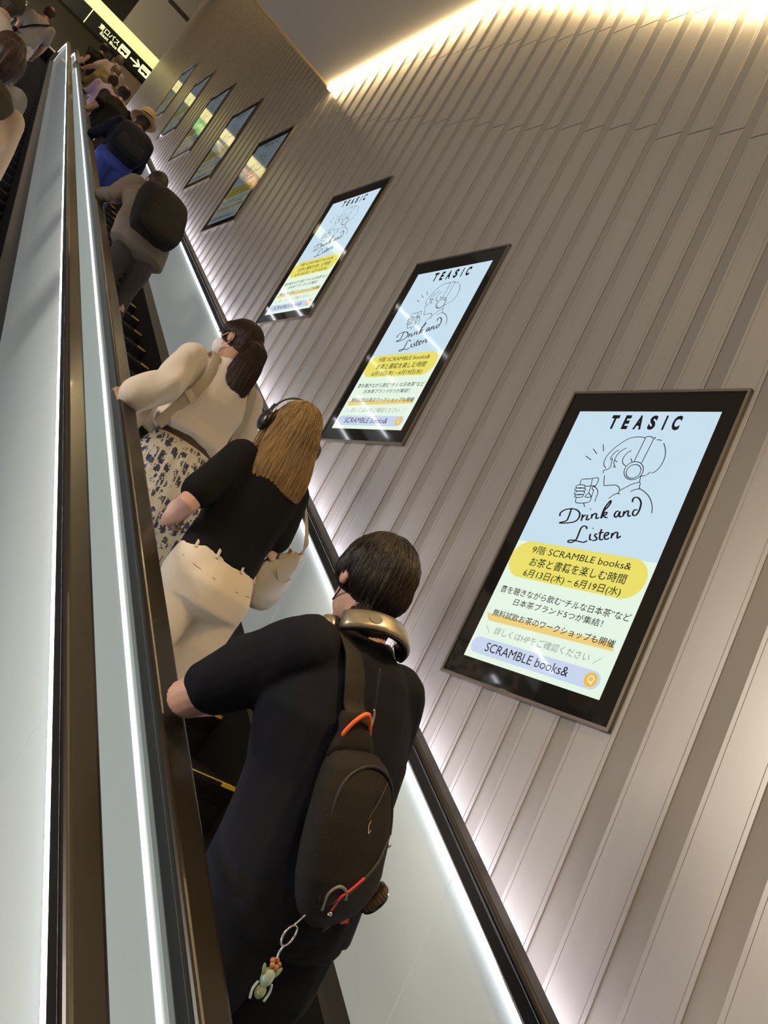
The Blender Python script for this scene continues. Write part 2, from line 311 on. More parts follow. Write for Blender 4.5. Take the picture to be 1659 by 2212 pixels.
# ------------------------------------------------------------------ poster screens on the wall
SW, SH, DW, DH = 0.852, 1.424, 0.685, 1.222
THIN = [[(551,573),(521,549),(505,516),(503,473),(517,425),(546,372),(592,318),(643,276),(704,257),(755,256),(796,261)],
[(571,474),(580,511),(588,553),(580,578),(543,594),(538,603),(549,622)],
[(598,389),(567,418),(554,457),(555,483),(565,485),(574,473)],
[(664,365),(627,394),(603,438),(599,476),(602,510),(622,543),(644,562)],
[(618,564),(619,551),(623,545)],
[(603,493),(635,506)],
[(719,388),(690,417),(675,460),(679,493),(699,521),(731,540)],
[(791,498),(795,382),(799,269),(808,250),(836,248),(864,258),(877,275),(875,354),(866,503)],
[(747,466),(780,504)],
[(877,250),(889,260),(889,274)],
[(909,280),(933,276),(958,285)],
[(987,306),(1021,356),(1045,412),(1054,468),(1047,525),(1026,570),(996,590)],
[(983,579),(970,598),(956,610)],
[(953,616),(931,621),(913,625)],
[(871,513),(889,529),(903,549),(911,570),(914,592),(911,614),(902,633),(888,648),(870,659),(849,664),(826,664),(803,658),(781,647),(763,631),(748,611),(739,589),(736,567),(739,545),(748,526),(762,510),(781,499),(803,494),(826,495),(849,501),(871,513)],
[(862,534),(875,546),(886,561),(892,577),(893,594),(891,610),(884,625),(873,637),(859,646),(843,651),(826,651),(809,647),(793,638),(779,626),(769,612),(762,595),(760,578),(763,561),(770,546),(781,534),(795,526),(812,521),(829,521),(846,526),(862,534)],
[(570,645),(607,733),(630,737),(695,727),(730,728),(760,745),(776,768),(774,784),(775,796),(793,804)],
[(712,855),(732,825),(758,806),(791,799)],
[(779,773),(821,739),(871,701),(932,679)],
[(912,625),(923,678)],
[(937,685),(941,717),(953,740)],
[(881,773),(911,753),(953,742),(1006,763),(1063,801),(1108,852),(1133,895),(1150,945)],
[(291,466),(365,502)],
[(334,391),(396,441)],
[(414,341),(451,411)],
[(372,752),(363,700),(442,687),(523,675),(531,751),(503,754)],
[(465,681),(483,751),(495,822)],
[(428,762),(476,756),(531,747)],
[(495,822),(475,861),(535,857),(495,822)],
[(393,878),(408,921),(467,923),(540,903),(537,843),(531,789)],
[(343,784),(337,766),(363,753),(409,751),(427,760),(429,775),(388,785),(343,784)],
[(450,792),(448,800),(435,807),(415,812),(390,814),(366,813),(348,809),(339,802),(341,794),(353,787),(374,782),(399,780),(423,781),(441,786),(450,792)],
[(454,820),(454,829),(444,838),(426,845),(403,849),(380,850),(362,847),(353,840),(353,831),(363,822),(382,815),(404,811),(427,810),(445,814),(454,820)],
[(454,851),(454,858),(445,865),(430,871),(411,875),(392,875),(377,873),(369,867),(370,860),(378,853),(394,847),(413,843),(431,843),(446,845),(454,851)],
[(505,758),(524,760),(554,775),(579,802),(585,830),(588,863),(593,896)],
[(507,762),(512,782),(533,793)],
[(489,920),(504,938),(518,955)]]
THICK = [[(315,1068),(305,1039),(331,1007),(379,989),(434,987),(480,1003),(504,1029),(509,1070),(483,1102),(419,1122),(339,1132),(378,1115),(403,1099),(405,1057),(395,979)],
[(523,1031),(535,1035),(547,1086)],
[(542,1058),(554,1033),(569,1031)],
[(582,1024),(586,1052),(590,1068),(608,1068),(614,1053)],
[(584,972),(587,967)],
[(620,1012),(634,1055)],
[(627,1031),(644,1005),(662,1007),(671,1034),(677,1046),(689,1044),(702,1035)],
[(721,1042),(718,1013),(713,949),(729,890),(738,873),(747,888),(739,930),(721,964),(720,1008),(727,1041)],
[(720,1008),(738,982),(755,986),(749,1005),(729,1010),(760,1028),(780,1025)],
[(855,957),(834,967),(832,999),(852,1015),(866,992),(868,960),(876,994),(891,1008),(903,998)],
[(902,952),(915,1002)],
[(911,979),(926,949),(942,951),(951,982),(966,992),(979,983)],
[(1015,928),(989,934),(986,962),(1003,981),(1026,969),(1032,922),(1021,868),(992,832),(957,818),(935,833),(941,865)],
[(636,1152),(622,1133),(593,1129),(577,1151),(579,1200),(580,1256),(551,1288),(516,1291),(513,1277),(550,1268),(605,1270),(660,1272),(690,1252)],
[(690,1189),(698,1223),(711,1241),(728,1239)],
[(689,1141),(692,1135)],
[(757,1183),(737,1186),(740,1202),(765,1218),(768,1233),(747,1243),(733,1242)],
[(772,1134),(784,1196),(799,1225),(817,1226),(825,1217)],
[(760,1171),(806,1160)],
[(826,1194),(849,1179),(853,1161),(835,1157),(823,1178),(832,1205),(855,1217),(877,1202)],
[(884,1155),(896,1203)],
[(892,1181),(907,1149),(930,1146),(939,1174),(952,1192),(970,1170)]]

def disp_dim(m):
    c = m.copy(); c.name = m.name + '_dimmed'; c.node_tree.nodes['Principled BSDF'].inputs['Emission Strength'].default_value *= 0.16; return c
def make_screen():
    # local frame: origin at the bottom centre on the wall face, x out of the wall towards the stairs is -X, picture's right is -Y
    t = thing('poster_screen', '', 'screen')
    mb = MB(); h, w = SH, SW / 2
    for (a, b, c, d) in ((-w, -w + 0.012, 0, h), (w - 0.012, w, 0, h), (-w, w, 0, 0.012), (-w, w, h - 0.012, h)): mb.box(-0.016, 0.03, a, b, c, d)
    mb.build('outer_frame', frame_m, t)
    bz = 0.012
    mb = MB(); mb.box(-0.010, 0.025, -w + bz, w - bz, bz, h - bz); mb.build('bezel', black_m, t)
    u0, v0 = DW / 2 + 0.0, 1.317        # top left of the picture
    def to3(d): return lambda u, v: (-0.0104 - d, u0 - u, v0 - v)
    mb = MB(); f = to3(0.0); mb.quad(f(0, 0.672), f(DW, 0.672), f(DW, DH), f(0, DH)); dsp = mb.build('display', d_green, t)
    mb = MB(); mb.quad(f(0, 0), f(DW, 0), f(DW, 0.672), f(0, 0.672)); mb.build('blue_field', d_blue, dsp)
    f = to3(0.0006)
    mb = MB(); pill(mb, -0.0, 0.672, 0.668, 0.838, f); mb.build('yellow_banner', d_yel, dsp)
    mb = MB(); mb.add([f(0.015, 1.021), f(0.645, 1.009), f(0.660, 1.039), f(0.043, 1.052)], [(0, 1, 2, 3)]); mb.build('highlight_band', d_or, dsp)
    mb = MB(); pill(mb, 0.012, 0.660, 1.127, 1.198, f); mb.build('search_bar', d_lav, dsp)
    f2 = to3(0.0010); mb = MB(); pill(mb, 0.592, 0.648, 1.134, 1.190, f2, 0.0279); mb.build('search_button', d_q, dsp)
    mb = MB(); text_fit(mb, 'Q', 0.606, 0.634, 1.146, 1.178, to3(0.0014)); mb.build('search_letter', d_w, dsp)
    f3 = to3(0.0013); mb = MB()
    for ch, a, b in (('T', 0.190, 0.228), ('E', 0.258, 0.288), ('A', 0.316, 0.356), ('S', 0.384, 0.418), ('I', 0.4535, 0.4625), ('C', 0.493, 0.530)):
        text_fit(mb, ch, a, b, 0.020, 0.091, f3, bold=0.05)
    mb.build('title_lettering', ink_m, dsp)
    for body, a, b, c, d in (('9階 SCRAMBLE books&', .098, .588, .684, .722), ('お茶と書籍を楽しむ時間', .115, .588, .738, .780), ('6月13日(木) − 6月19日(水)', .108, .589, .793, .836),
                             ('音を聴きながら飲む“チルな日本茶”など', .031, .674, .886, .919), ('日本茶ブランド5つが集結！', .129, .571, .932, .963), ('無料試飲お茶のワークショップも開催', .048, .655, .996, .028 + 1),
                             ('SCRAMBLE books&', .094, .519, 1.142, 1.180)):
        mb = MB(); text_fit(mb, body, a, b, c, d, f3, bold=0.0 if 'SCRAM' in body else 0.005); mb.build('text_line', ink_m, dsp)
    mb = MB(); text_fit(mb, '詳しくはHPをご確認ください', .100, .578, 1.070, 1.103, f3); mb.build('grey_text_line', ink2_m, dsp)
    for l in ([(.045, 1.074), (.078, 1.102)], [(.628, 1.073), (.600, 1.102)]): mb = MB(); stroke(mb, l, .002, f3); mb.build('slash_mark', ink2_m, dsp)
    mb = MB()
    for l in THIN: stroke(mb, [(a / 2000, b / 2000) for a, b in l], 0.0036, f3)
    for l in THICK: stroke(mb, [(a / 2000, b / 2000) for a, b in l], 0.0066, f3, 0.5)
    mb.build('line_drawing', ink_m, dsp)
    return t
def copy_tree(o, parent=None):
    c = o.copy(); COL.objects.link(c)
    if parent: c.parent = parent
    for ch in o.children: copy_tree(ch, c)
    return c
scr = make_screen(); DIM = {}
SCREENS = [(2.079, 1.121), (3.951, 2.211), (5.849, 3.304), (8.778, 4.937), (10.679, 6.098), (12.594, 7.203), (14.53, 8.331), (16.45, 9.44)]
ordn = ['largest and nearest lit poster screen on the boarded wall', 'second nearest poster screen, level with the blonde woman', 'third poster screen up the wall, with reflected light streaks over it',
        'slanted poster screen showing a mirrored orange ring', 'slanted poster screen showing a mirrored white arrow', 'slanted poster screen showing a mirrored green square',
        'slanted narrow poster screen, second from the far end', 'farthest and narrowest poster screen behind the straw hat']
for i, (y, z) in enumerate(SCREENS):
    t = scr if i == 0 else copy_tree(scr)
    if i > 2:      # upper screens' glow cut in the material, imitating off-axis LCD falloff
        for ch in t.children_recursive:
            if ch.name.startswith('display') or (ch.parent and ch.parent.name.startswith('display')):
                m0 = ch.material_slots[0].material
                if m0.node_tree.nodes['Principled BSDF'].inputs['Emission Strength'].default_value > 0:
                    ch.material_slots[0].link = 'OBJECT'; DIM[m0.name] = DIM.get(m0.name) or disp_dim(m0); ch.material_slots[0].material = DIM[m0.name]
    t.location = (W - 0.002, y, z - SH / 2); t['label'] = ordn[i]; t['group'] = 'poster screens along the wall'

# ------------------------------------------------------------------ hanging sign at the top landing
SY = 26.0
sg = thing('hanging_sign', 'long black direction sign with lit yellow band above the top landing', 'sign', (0, SY, 14.48))
mb = MB(); mb.box(-7.0, 4.5, 0.02, 0.22, 0.0, 0.53); mb.build('sign_panel', sign_black_m, sg)
mb = MB(); mb.box(-7.0, 4.5, 0.0, 0.22, 0.53, 0.92); mb.build('light_band', sign_yel_m, sg)
mb = MB(); mb.box(0.86, 0.885, 0.0, 0.02, 0.0, 0.53); mb.build('divider', sign_txt_m, sg)
f = lambda u, v: (u, 0.012, v)
for body, a, b, c, d in (('東口バス', 1.24, 1.93, .41, .225), ('East', 1.37, 1.645, .20, .10), ('Bus', 1.705, 1.95, .20, .10), ('銀座線', -2.15, -1.50, .41, .225), ('Ginza', -2.15, -1.84, .20, .09), ('Line', -1.77, -1.52, .20, .10)):
    mb = MB(); text_fit(mb, body, a, b, c, d, f, bold=0.012); mb.build('sign_lettering', sign_txt_m, sg)
def arrow(ls):
    mb = MB()
    for l in ls: stroke(mb, l, 0.052, f)
    mb.build('sign_arrow', sign_txt_m, sg)
arrow(([(2.38, .27), (2.70, .27)], [(2.57, .40), (2.72, .27)], [(2.57, .14), (2.72, .27)]))
arrow(([(-1.14, 0.12), (-0.94, 0.40)], [(-0.94, 0.40), (-1.09, 0.36)], [(-0.94, 0.40), (-0.92, 0.24)]))
def bus_icon(u):
    mb = MB(); pill(mb, u, u + 0.33, 0.12, 0.42, f, 0.03); ic = mb.build('bus_icon', sign_txt_m, sg)
    g = lambda a, b: (a, 0.009, b); mb = MB()
    mb.add([g(u + .05, .33), g(u + .28, .33), g(u + .28, .315), g(u + .05, .315)], [(0, 1, 2, 3)])
    mb.add([g(u + .05, .27), g(u + .28, .27), g(u + .28, .21), g(u + .05, .21)], [(0, 1, 2, 3)])
    for c in (.10, .23): mb.add([g(u + c + .026 * math.cos(a), .205 + .026 * math.sin(a)) for a in np.linspace(0, 6.283, 14)[:-1]], [tuple(range(13))])
    mb.build('bus_symbol', sign_black_m, ic)
bus_icon(1.98); bus_icon(2.75)
mb = MB(); pill(mb, -0.55, 0.05, 0.02, 0.51, f, 0.06); gi = mb.build('green_mark', sign_green_m, sg)
mb = MB(); text_fit(mb, 'JR', -0.42, -0.08, 0.38, 0.15, lambda u, v: (u, 0.009, v), bold=0.03); mb.build('green_mark_letters', sign_txt_m, gi)
mb = MB(); pill(mb, -2.74, -2.27, 0.04, 0.51, f, 0.2349); ri = mb.build('ring_mark', sign_or_m, sg)
mb = MB(); pill(mb, -2.62, -2.39, 0.16, 0.39, lambda u, v: (u, 0.009, v), 0.1149); mb.build('ring_centre', sign_txt_m, ri)
mb = MB(); text_fit(mb, 'G', -2.555, -2.455, 0.325, 0.225, lambda u, v: (u, 0.006, v), bold=0.02); mb.build('ring_letter', sign_black_m, ri)
for x in (-5, -1, 3.4):
    mb = MB(); mb.box(x - .02, x + .02, 0.1, 0.14, 0.92, HIGH_Z - 14.48); mb.build('hanger_rod', track_m, sg)
lin_m = mat('linear_lamp_white', (1, 1, 1), 0.5, emis=(1, 0.97, 0.9), es=5.0)
for (y, zr, x0, x1) in ((13.5, 0.59, -6.5, -0.8), (18.0, 0.494, -6.8, -3.0)):
    l = thing('ceiling_lamp', 'long white linear lamp seen mirrored as a streak in the screens' if y < 14 else 'shorter linear lamp farther off, mirrored low in the third screen', 'lamp', ((x0 + x1) / 2, y, zr * y), 'linear lamps over the hall')
    mb = MB(); mb.box(-(x1 - x0) / 2, (x1 - x0) / 2, -0.05, 0.05, 0.01, 0.07); mb.build('housing', track_m, l)
    mb = MB(); mb.box(-(x1 - x0) / 2, (x1 - x0) / 2, -0.03, 0.03, -0.005, 0.012); mb.build('diffuser', lin_m, l)
    for s in (-1, 1):
        mb = MB(); mb.box(s * 1.0 - .008, s * 1.0 + .008, -.008, .008, 0.07, HIGH_Z - zr * y); mb.build('hanger_rod', track_m, l)

# ------------------------------------------------------------------ people
class Shape:
    """solid made of overlapping lofts and ellipsoids, fused into one surface by a voxel remesh"""
    def __init__(s, warp=None): s.mb = MB(); s.warp = warp
    def put(s, rr, warp=True):
        if warp and s.warp: rr = [[tuple(s.warp(np.array(p, float))) for p in r] for r in rr]
        s.mb.rings(rr); return s
    def loft(s, rings, n=20, warp=True):          # rings: (cx, cy, z, half width, half depth); rounded ends
        a, b = rings[0], rings[-1]; e = []
        for c, t in ((0.35, -0.9), (0.75, -0.55)): e.append((a[0], a[1], a[2] + t * min(a[3], a[4]) * 0.35, a[3] * c, a[4] * c))
        tail = [(b[0], b[1], b[2] - t * min(b[3], b[4]) * 0.35, b[3] * c, b[4] * c) for c, t in ((0.75, -0.55), (0.35, -0.9))]
        R = e + list(rings) + tail; th = np.linspace(0, 2 * math.pi, n + 1)[:-1]
        return s.put([[(c + w * math.cos(k), d + h * math.sin(k), z) for k in th] for c, d, z, w, h in R], warp)
    def tube(s, pts, rad, n=14, warp=False, flat=None, up=(0, 0, 1), ends=True):
        P = [np.array(p, float) for p in pts]; rad = list(rad) if hasattr(rad, '__len__') else [rad] * len(P)
        R = []; N = len(P); side0 = None
        seq = [(P[0], rad[0], P[1] - P[0])] + [(P[i], rad[i], P[i + 1] - P[i - 1]) for i in range(1, N - 1)] + [(P[-1], rad[-1], P[-1] - P[-2])]
        if ends:
            d0 = seq[0][2] / np.linalg.norm(seq[0][2]); d1 = seq[-1][2] / np.linalg.norm(seq[-1][2])
            seq = [(P[0] - d0 * rad[0] * math.sin(a), rad[0] * math.cos(a), d0) for a in (1.3, 0.8, 0.4)] + seq + [(P[-1] + d1 * rad[-1] * math.sin(a), rad[-1] * math.cos(a), d1) for a in (0.4, 0.8, 1.3)]
        for p, r, d in seq:
            d = d / (np.linalg.norm(d) + 1e-9)
            if side0 is None:
                u = np.array(up, float); u = u if abs(u @ d) < 0.95 else np.array((0.3, 1, 0.1)); side0 = np.cross(d, u)
            a = side0 - d * (side0 @ d); a /= np.linalg.norm(a); b = np.cross(d, a); side0 = a
            fa, fb = flat if flat else (1, 1)
            R.append([tuple(p + a * r * fa * math.cos(k) + b * r * fb * math.sin(k)) for k in np.linspace(0, 2 * math.pi, n + 1)[:-1]])
        return s.put(R, warp)
    def ell(s, c, r, M=None, n=16, warp=False):
        c = np.array(c, float); R = []
        for i in range(1, 10):
            ph = -math.pi / 2 + math.pi * i / 10
            ring = [np.array((r[0] * math.cos(ph) * math.cos(k), r[1] * math.cos(ph) * math.sin(k), r[2] * math.sin(ph))) for k in np.linspace(0, 2 * math.pi, n + 1)[:-1]]
            R.append([tuple(c + (M @ p if M is not None else p)) for p in ring])
        return s.put(R, warp)
    def build(s, name, m, parent, voxel=0.008, smooth=4, disp=None):
        me = bpy.data.meshes.new(name); me.from_pydata(s.mb.v, [], s.mb.f)
        bm = bmesh.new(); bm.from_mesh(me); bmesh.ops.recalc_face_normals(bm, faces=bm.faces); bm.to_mesh(me); bm.free()
        o = bpy.data.objects.new(name, me); COL.objects.link(o)
        r = o.modifiers.new('r', 'REMESH'); r.mode = 'VOXEL'; r.voxel_size = voxel
        if smooth:
            q = o.modifiers.new('s', 'SMOOTH'); q.factor = 0.5; q.iterations = smooth
        dg = bpy.context.evaluated_depsgraph_get(); new = bpy.data.meshes.new_from_object(o.evaluated_get(dg))
        bpy.data.objects.remove(o); bpy.data.meshes.remove(me); new.name = name
        if disp:
            n = len(new.vertices); co = np.empty(n * 3); no = np.empty(n * 3)
            new.vertices.foreach_get('co', co); new.vertex_normals.foreach_get('vector', no)
            co = co.reshape(-1, 3); no = no.reshape(-1, 3); co = co + no * disp(co)[:, None]
            new.vertices.foreach_set('co', co.ravel()); new.update()
        return link(name, new, m, parent, True)
class Skin_BVH:
    """finds points on a garment so that straps lie on it"""
    def __init__(s, *objs):
        from mathutils.bvhtree import BVHTree
        s.t = [BVHTree.FromPolygons([v.co.copy() for v in o.data.vertices], [tuple(p.vertices) for p in o.data.polygons]) for o in objs]
    def on(s, p, d, lift=0.004):
        p, d = Vector(p), Vector(d).normalized(); best = None
        for t in s.t:
            h = t.ray_cast(p + d * 0.6, -d)
            if h[0] is not None and (best is None or h[3] < best[3]): best = h
        q = best[0] if best else p
        return np.array(q + d * lift)
def wrinkle(amp, freq=14, seed=0, aniso=(1, 1, 0.45)):
    r = np.random.RandomState(seed); K = r.normal(size=(10, 3)) * freq * np.array(aniso); ph = r.uniform(0, 6.28, 10)
    return lambda p: amp * np.tanh(np.sin(p @ K.T + ph).sum(1) / 2.4)
def strands(amp, center, n=46, seed=0, zf=6):
    r = np.random.RandomState(seed); f = r.uniform(0.6, 1.7, 5) * n; ph = r.uniform(0, 6.28, 5); kz = r.uniform(-zf, zf, 5)
    def d(p):
        th = np.arctan2(p[:, 0] - center[0], -(p[:, 1] - center[1]))
        return amp * sum(np.sin(th * f[i] + ph[i] + kz[i] * p[:, 2]) for i in range(5)) / 2.2
    return d
def rot3(pitch=0, yaw=0, roll=0):
    return np.array(Matrix.Rotation(yaw, 3, 'Z') @ Matrix.Rotation(-pitch, 3, 'X') @ Matrix.Rotation(roll, 3, 'Y'))
SKIN = mat('skin', (0.46, 0.245, 0.15), 0.5, bump=((60, 60, 60), 0.12)); SKIN_P = mat('skin_pale', (0.56, 0.32, 0.235), 0.5, bump=((60, 60, 60), 0.12))
EYE = mat('eye_white', (0.7, 0.68, 0.64), 0.2); IRIS = mat('iris_dark', (0.02, 0.012, 0.008), 0.15)
SHOE = mat('shoe_black', (0.02, 0.02, 0.02), 0.5)
def hand(S, wrist, d, palm, side, curl=0.5, k=1.0):
    """palm, four bent fingers of unequal length and a thumb leaving the palm's side"""
    d = np.array(d, float); d /= np.linalg.norm(d); pn = np.array(palm, float); pn -= d * (pn @ d); pn /= np.linalg.norm(pn)
    sd = np.cross(d, pn) * side; w = np.array(wrist, float)
    S.tube([w - d * .02 * k, w + d * .03 * k, w + d * .085 * k], [.030 * k, .036 * k, .038 * k], flat=(1, .42) if True else None, up=pn)
    for i, (off, ln, st) in enumerate(((-.030, .070, .082), (-.0103, .080, .090), (.0103, .075, .088), (.030, .060, .080))):
        p = w + d * st * k + sd * off * k; a = 0.10; pts = [p - d * .02 * k, p]; dd = d + sd * off * 2.2
        for j, fr in enumerate((.45, .32, .25)):
            a += curl * (0.75 if j else 0.6); p = p + (dd * math.cos(a) + pn * math.sin(a)) * ln * fr * k; pts.append(p)
        S.tube(pts, [.0088 * k, .0088 * k, .0082 * k, .0076 * k, .0066 * k], n=10)
    b = w + d * .025 * k - sd * .030 * k
    S.tube([b, b + (d * .6 - sd * .7 + pn * .3) * .035 * k, b + (d * 1.1 - sd * .75 + pn * .7) * .058 * k, b + (d * 1.5 - sd * .55 + pn * 1.0) * .075 * k], [.013 * k, .0115 * k, .010 * k, .008 * k], n=10)
def person(label, head, feet, hip=(0, -0.10), s=1.0, pitch=0.1, yaw=0.0, roll=0.0, L=None, R=None, build=1.0, vox=0.012, skin=SKIN, shw=0.175):
    """body of one person; head = world point of the head's centre, feet = world point between the feet.
    L, R = (elbow, wrist, finger direction, palm direction) in world coordinates."""
    t = thing('person', label, 'person', feet, group='people riding the near escalator' if feet[0] > 0.9 else 'people riding the other escalator'); F = np.array(feet, float); Hd = np.array(head, float) - F
    hz = 0.92 * s; top = Hd[2]
    def warp(p):
        z = p[2]; q = p.copy()
        if z <= hz:
            u = max(0, z / hz); q[0] += hip[0] * u; q[1] += hip[1] * u * (2 - u)
        else:
            u = min(1.0, (z - hz) / (top - hz)); q[0] += hip[0] * (1 - u) + Hd[0] * u; q[1] += hip[1] * (1 - u) + (Hd[1] - 0.03 * s) * (0.35 * u + 0.65 * u * u)
        return q
    rs = top / (1.6 * s)      # torso stretched to meet the measured head height
    b = build; G = dict(t=t, s=s, warp=warp, F=F, Hd=Hd, vox=vox, b=b, rs=rs)
    Z = lambda z: z * s * rs if z > 0.92 else z * s
    S = Shape(warp)
    S.loft([(0, 0, Z(.84), .145 * s * b, .105 * s * b), (0, .0, Z(.93), .158 * s * b, .112 * s * b), (0, .01, Z(1.08), .128 * s * b, .095 * s * b), (0, .005, Z(1.25), .155 * s * b, .112 * s * b), (0, -.005, Z(1.36), .165 * s * b, .098 * s * b), (0, -.01, Z(1.42), .125 * s * b, .075 * s * b), (0, -.01, Z(1.46), .065 * s, .06 * s)])
    for sg_ in (-1, 1):
        S.tube([(sg_ * .085 * s, 0, .88 * s), (sg_ * .09 * s, .01, .70 * s), (sg_ * .092 * s, .02, .49 * s), (sg_ * .095 * s, -.01, .33 * s), (sg_ * .095 * s, -.02, .10 * s)], [.082 * s * b, .078 * s * b, .055 * s, .052 * s, .036 * s], warp=True)
        S.tube([(sg_ * .095 * s, -.04, .05 * s), (sg_ * .105 * s, .08, .04 * s), (sg_ * .115 * s, .165, .03 * s)], [.036 * s, .038 * s, .03 * s], warp=False)
    # head on its neck
    M = rot3(pitch, yaw, roll); G['M'] = M
    hc = Hd; nb = warp(np.array((0, -.012, Z(1.44)))); G['hc'] = hc
    S.tube([nb - (0, 0, .05), nb, hc + M @ np.array((0, -.025, -.055)) * s], [.062 * s, .056 * s, .055 * s])
    h = lambda x, y, z: hc + M @ (np.array((x, y, z)) * s); G['h'] = h
    S.ell(hc + M @ np.array((0, -.008, .022)) * s, (.076 * s, .094 * s, .092 * s), M); S.ell(h(0, .028, -.045), (.056 * s, .066 * s, .066 * s), M)
    S.tube([h(0, .082, .012), h(0, .098, -.012), h(0, .104, -.024)], [.009 * s, .011 * s, .013 * s], n=8)
    for q in (-1, 1):
        S.ell(h(q * .079, -.005, -.012), (.012 * s, .020 * s, .031 * s), M); S.ell(h(q * .014, .093, -.026), (.009 * s, .009 * s, .008 * s), M)
        S.ell(h(q * .032, .070, .022), (.024 * s, .016 * s, .009 * s), M)
    S.ell(h(0, .086, -.055), (.024 * s, .011 * s, .009 * s), M); S.ell(h(0, .070, -.094), (.024 * s, .020 * s, .018 * s), M)
    # arms
    G['arm'] = {}
    for key, q, A in (('L', -1, L), ('R', 1, R)):
        sh = warp(np.array((q * (shw[q > 0] if hasattr(shw, '__len__') else shw) * s * (0.5 + 0.5 * b), -.01, Z(1.375))))
        el, wr, fd, pd = [np.array(a, float) for a in A]; el = el - F; wr = wr - F
        # keep natural limb lengths
        d = el - sh; el = sh + d / np.linalg.norm(d) * min(max(np.linalg.norm(d), .25 * s), .31 * s)
        d = wr - el; wr = el + d / np.linalg.norm(d) * min(max(np.linalg.norm(d), .20 * s), .26 * s)
        S.tube([sh, sh * .5 + el * .5, el, el * .6 + wr * .4, wr], [.052 * s * b, .047 * s * b, .040 * s * b, .042 * s * b, .027 * s])
        hand(S, wr, fd, pd, -q, 0.42, s * 0.98); G['arm'][key] = (sh, el, wr)
    S.build('body', skin, t, voxel=vox * 0.62, smooth=3)
    for q in (-1, 1):
        E_ = Shape(); E_.ell(h(q * .032, .077, .006), (.0115 * s,) * 3, M, n=10); eo = MB(); eo.v, eo.f, eo.mi = E_.mb.v, E_.mb.f, E_.mb.mi; eyo = eo.build('eye', EYE, t, True)
        E_ = Shape(); E_.ell(h(q * .032, .0855, .006), (.0055 * s, .004 * s, .0055 * s), M, n=10); eo = MB(); eo.v, eo.f, eo.mi = E_.mb.v, E_.mb.f, E_.mb.mi; eo.build('iris', IRIS, eyo, True)
    for q in (-1, 1):
        P_ = Shape(); P_.tube([(q * .095 * s, -.055, .045 * s), (q * .105 * s, .08, .042 * s), (q * .115 * s, .185, .036 * s)], [.042 * s, .046 * s, .037 * s]); P_.loft([(q * .095 * s, -.02, .06 * s, .048 * s, .055 * s), (q * .095 * s, -.02, .115 * s, .044 * s, .05 * s)], warp=False)
        P_.build('shoe', SHOE, t, voxel=vox, smooth=3)
    return G
def top_garment(G, m, name='shirt', hem=0.86, loose=1.15, sleeve=0.9, cuff=0.060, shoulder=1.0, amp=0.006, seed=1, crop_r=None, collar=True, puff=0.0):
    s, b, rs = G['s'], G['b'], G['rs']; Z = lambda z: z * s * rs if z > 0.92 else z * s
    S = Shape(G['warp']); k = loose
    S.loft([(0, 0, Z(hem), .158 * s * b * k, .122 * s * b * k), (0, .0, Z(max(hem + .06, .96)), .158 * s * b * k, .12 * s * b * k), (0, .0, Z(1.10), .150 * s * b * k, .118 * s * b * k), (0, .0, Z(1.24), .170 * s * b * k, .125 * s * b * k),
            (0, -.01, Z(1.34), .188 * s * b * shoulder, .115 * s * b), (0, -.015, Z(1.405), .165 * s * b * shoulder, .092 * s * b), (0, -.012, Z(1.44), .105 * s * b, .076 * s * b), (0, -.008, Z(1.465), .075 * s, .070 * s)], n=28)
    for key in ('L', 'R'):
        sh, el, wr = G['arm'][key]
        pts, rad = [sh, sh * .55 + el * .45], [.072 * s * b, .070 * s * b]
        if sleeve <= 1: e = sh + (el - sh) * sleeve; pts.append(e); rad.append(cuff * s * b + puff)
        else: f = sleeve - 1; pts += [el, el + (wr - el) * f * .6, el + (wr - el) * f]; rad += [.062 * s * b + puff, .056 * s * b + puff * 1.3, cuff * s * b]
        S.tube(pts, rad, n=18)
    w1, w2 = wrinkle(amp, 13, seed), wrinkle(amp * .55, 34, seed + 50, (1, 1, .35))
    return S.build(name, m, G['t'], voxel=G['vox'] * 0.95, smooth=4, disp=lambda p: w1(p) + w2(p))
def trousers(G, m, waist=1.0, loose=1.15, hem=0.10, amp=0.005, seed=3, name='trousers', flare=1.0):
    s, b, rs = G['s'], G['b'], G['rs']; S = Shape(G['warp']); k = loose; Z = lambda z: z * s * rs if z > 0.92 else z * s
    S.loft([(0, -.01, .80 * s, .165 * s * b * k, .118 * s * b * k), (0, -.012, .88 * s, .170 * s * b * k, .126 * s * b * k), (0, -.005, .95 * s, .160 * s * b * k, .115 * s * b * k), (0, 0, Z(waist), .140 * s * b * k, .100 * s * b * k)], n=26)
    for q in (-1, 1):
        S.tube([(q * .085 * s, -.01, .84 * s), (q * .09 * s, .0, .68 * s), (q * .093 * s, .015, .49 * s), (q * .095 * s, -.005, .30 * s), (q * .095 * s, -.015, hem * s)], [.088 * s * b * k, .086 * s * b * k, .066 * s * k * flare, .062 * s * k * flare, .056 * s * k * flare], warp=True, n=18)
    return S.build(name, m, G['t'], voxel=G['vox'] * 0.95, smooth=4, disp=(lambda a_, b_: lambda p: a_(p) + b_(p))(wrinkle(amp, 15, seed), wrinkle(amp * .5, 38, seed + 50)))
def hair_mat(name, c, c2, rough=0.45): return mat(name, c, rough, vary=((80, 80, 5), c2), spec=0.35, bump=((240, 240, 9), 0.4), coat=0.0)
HAIR_BLACK = hair_mat('hair_black', (0.013, 0.009, 0.006), (0.030, 0.019, 0.010)); HAIR_BROWN = hair_mat('hair_brown', (0.020, 0.008, 0.004), (0.048, 0.019, 0.008)); HAIR_BLONDE = hair_mat('hair_blonde', (0.19, 0.112, 0.034), (0.38, 0.235, 0.082))
HAIR_GREY = hair_mat('hair_grey', (0.12, 0.09, 0.07), (0.2, 0.16, 0.13))
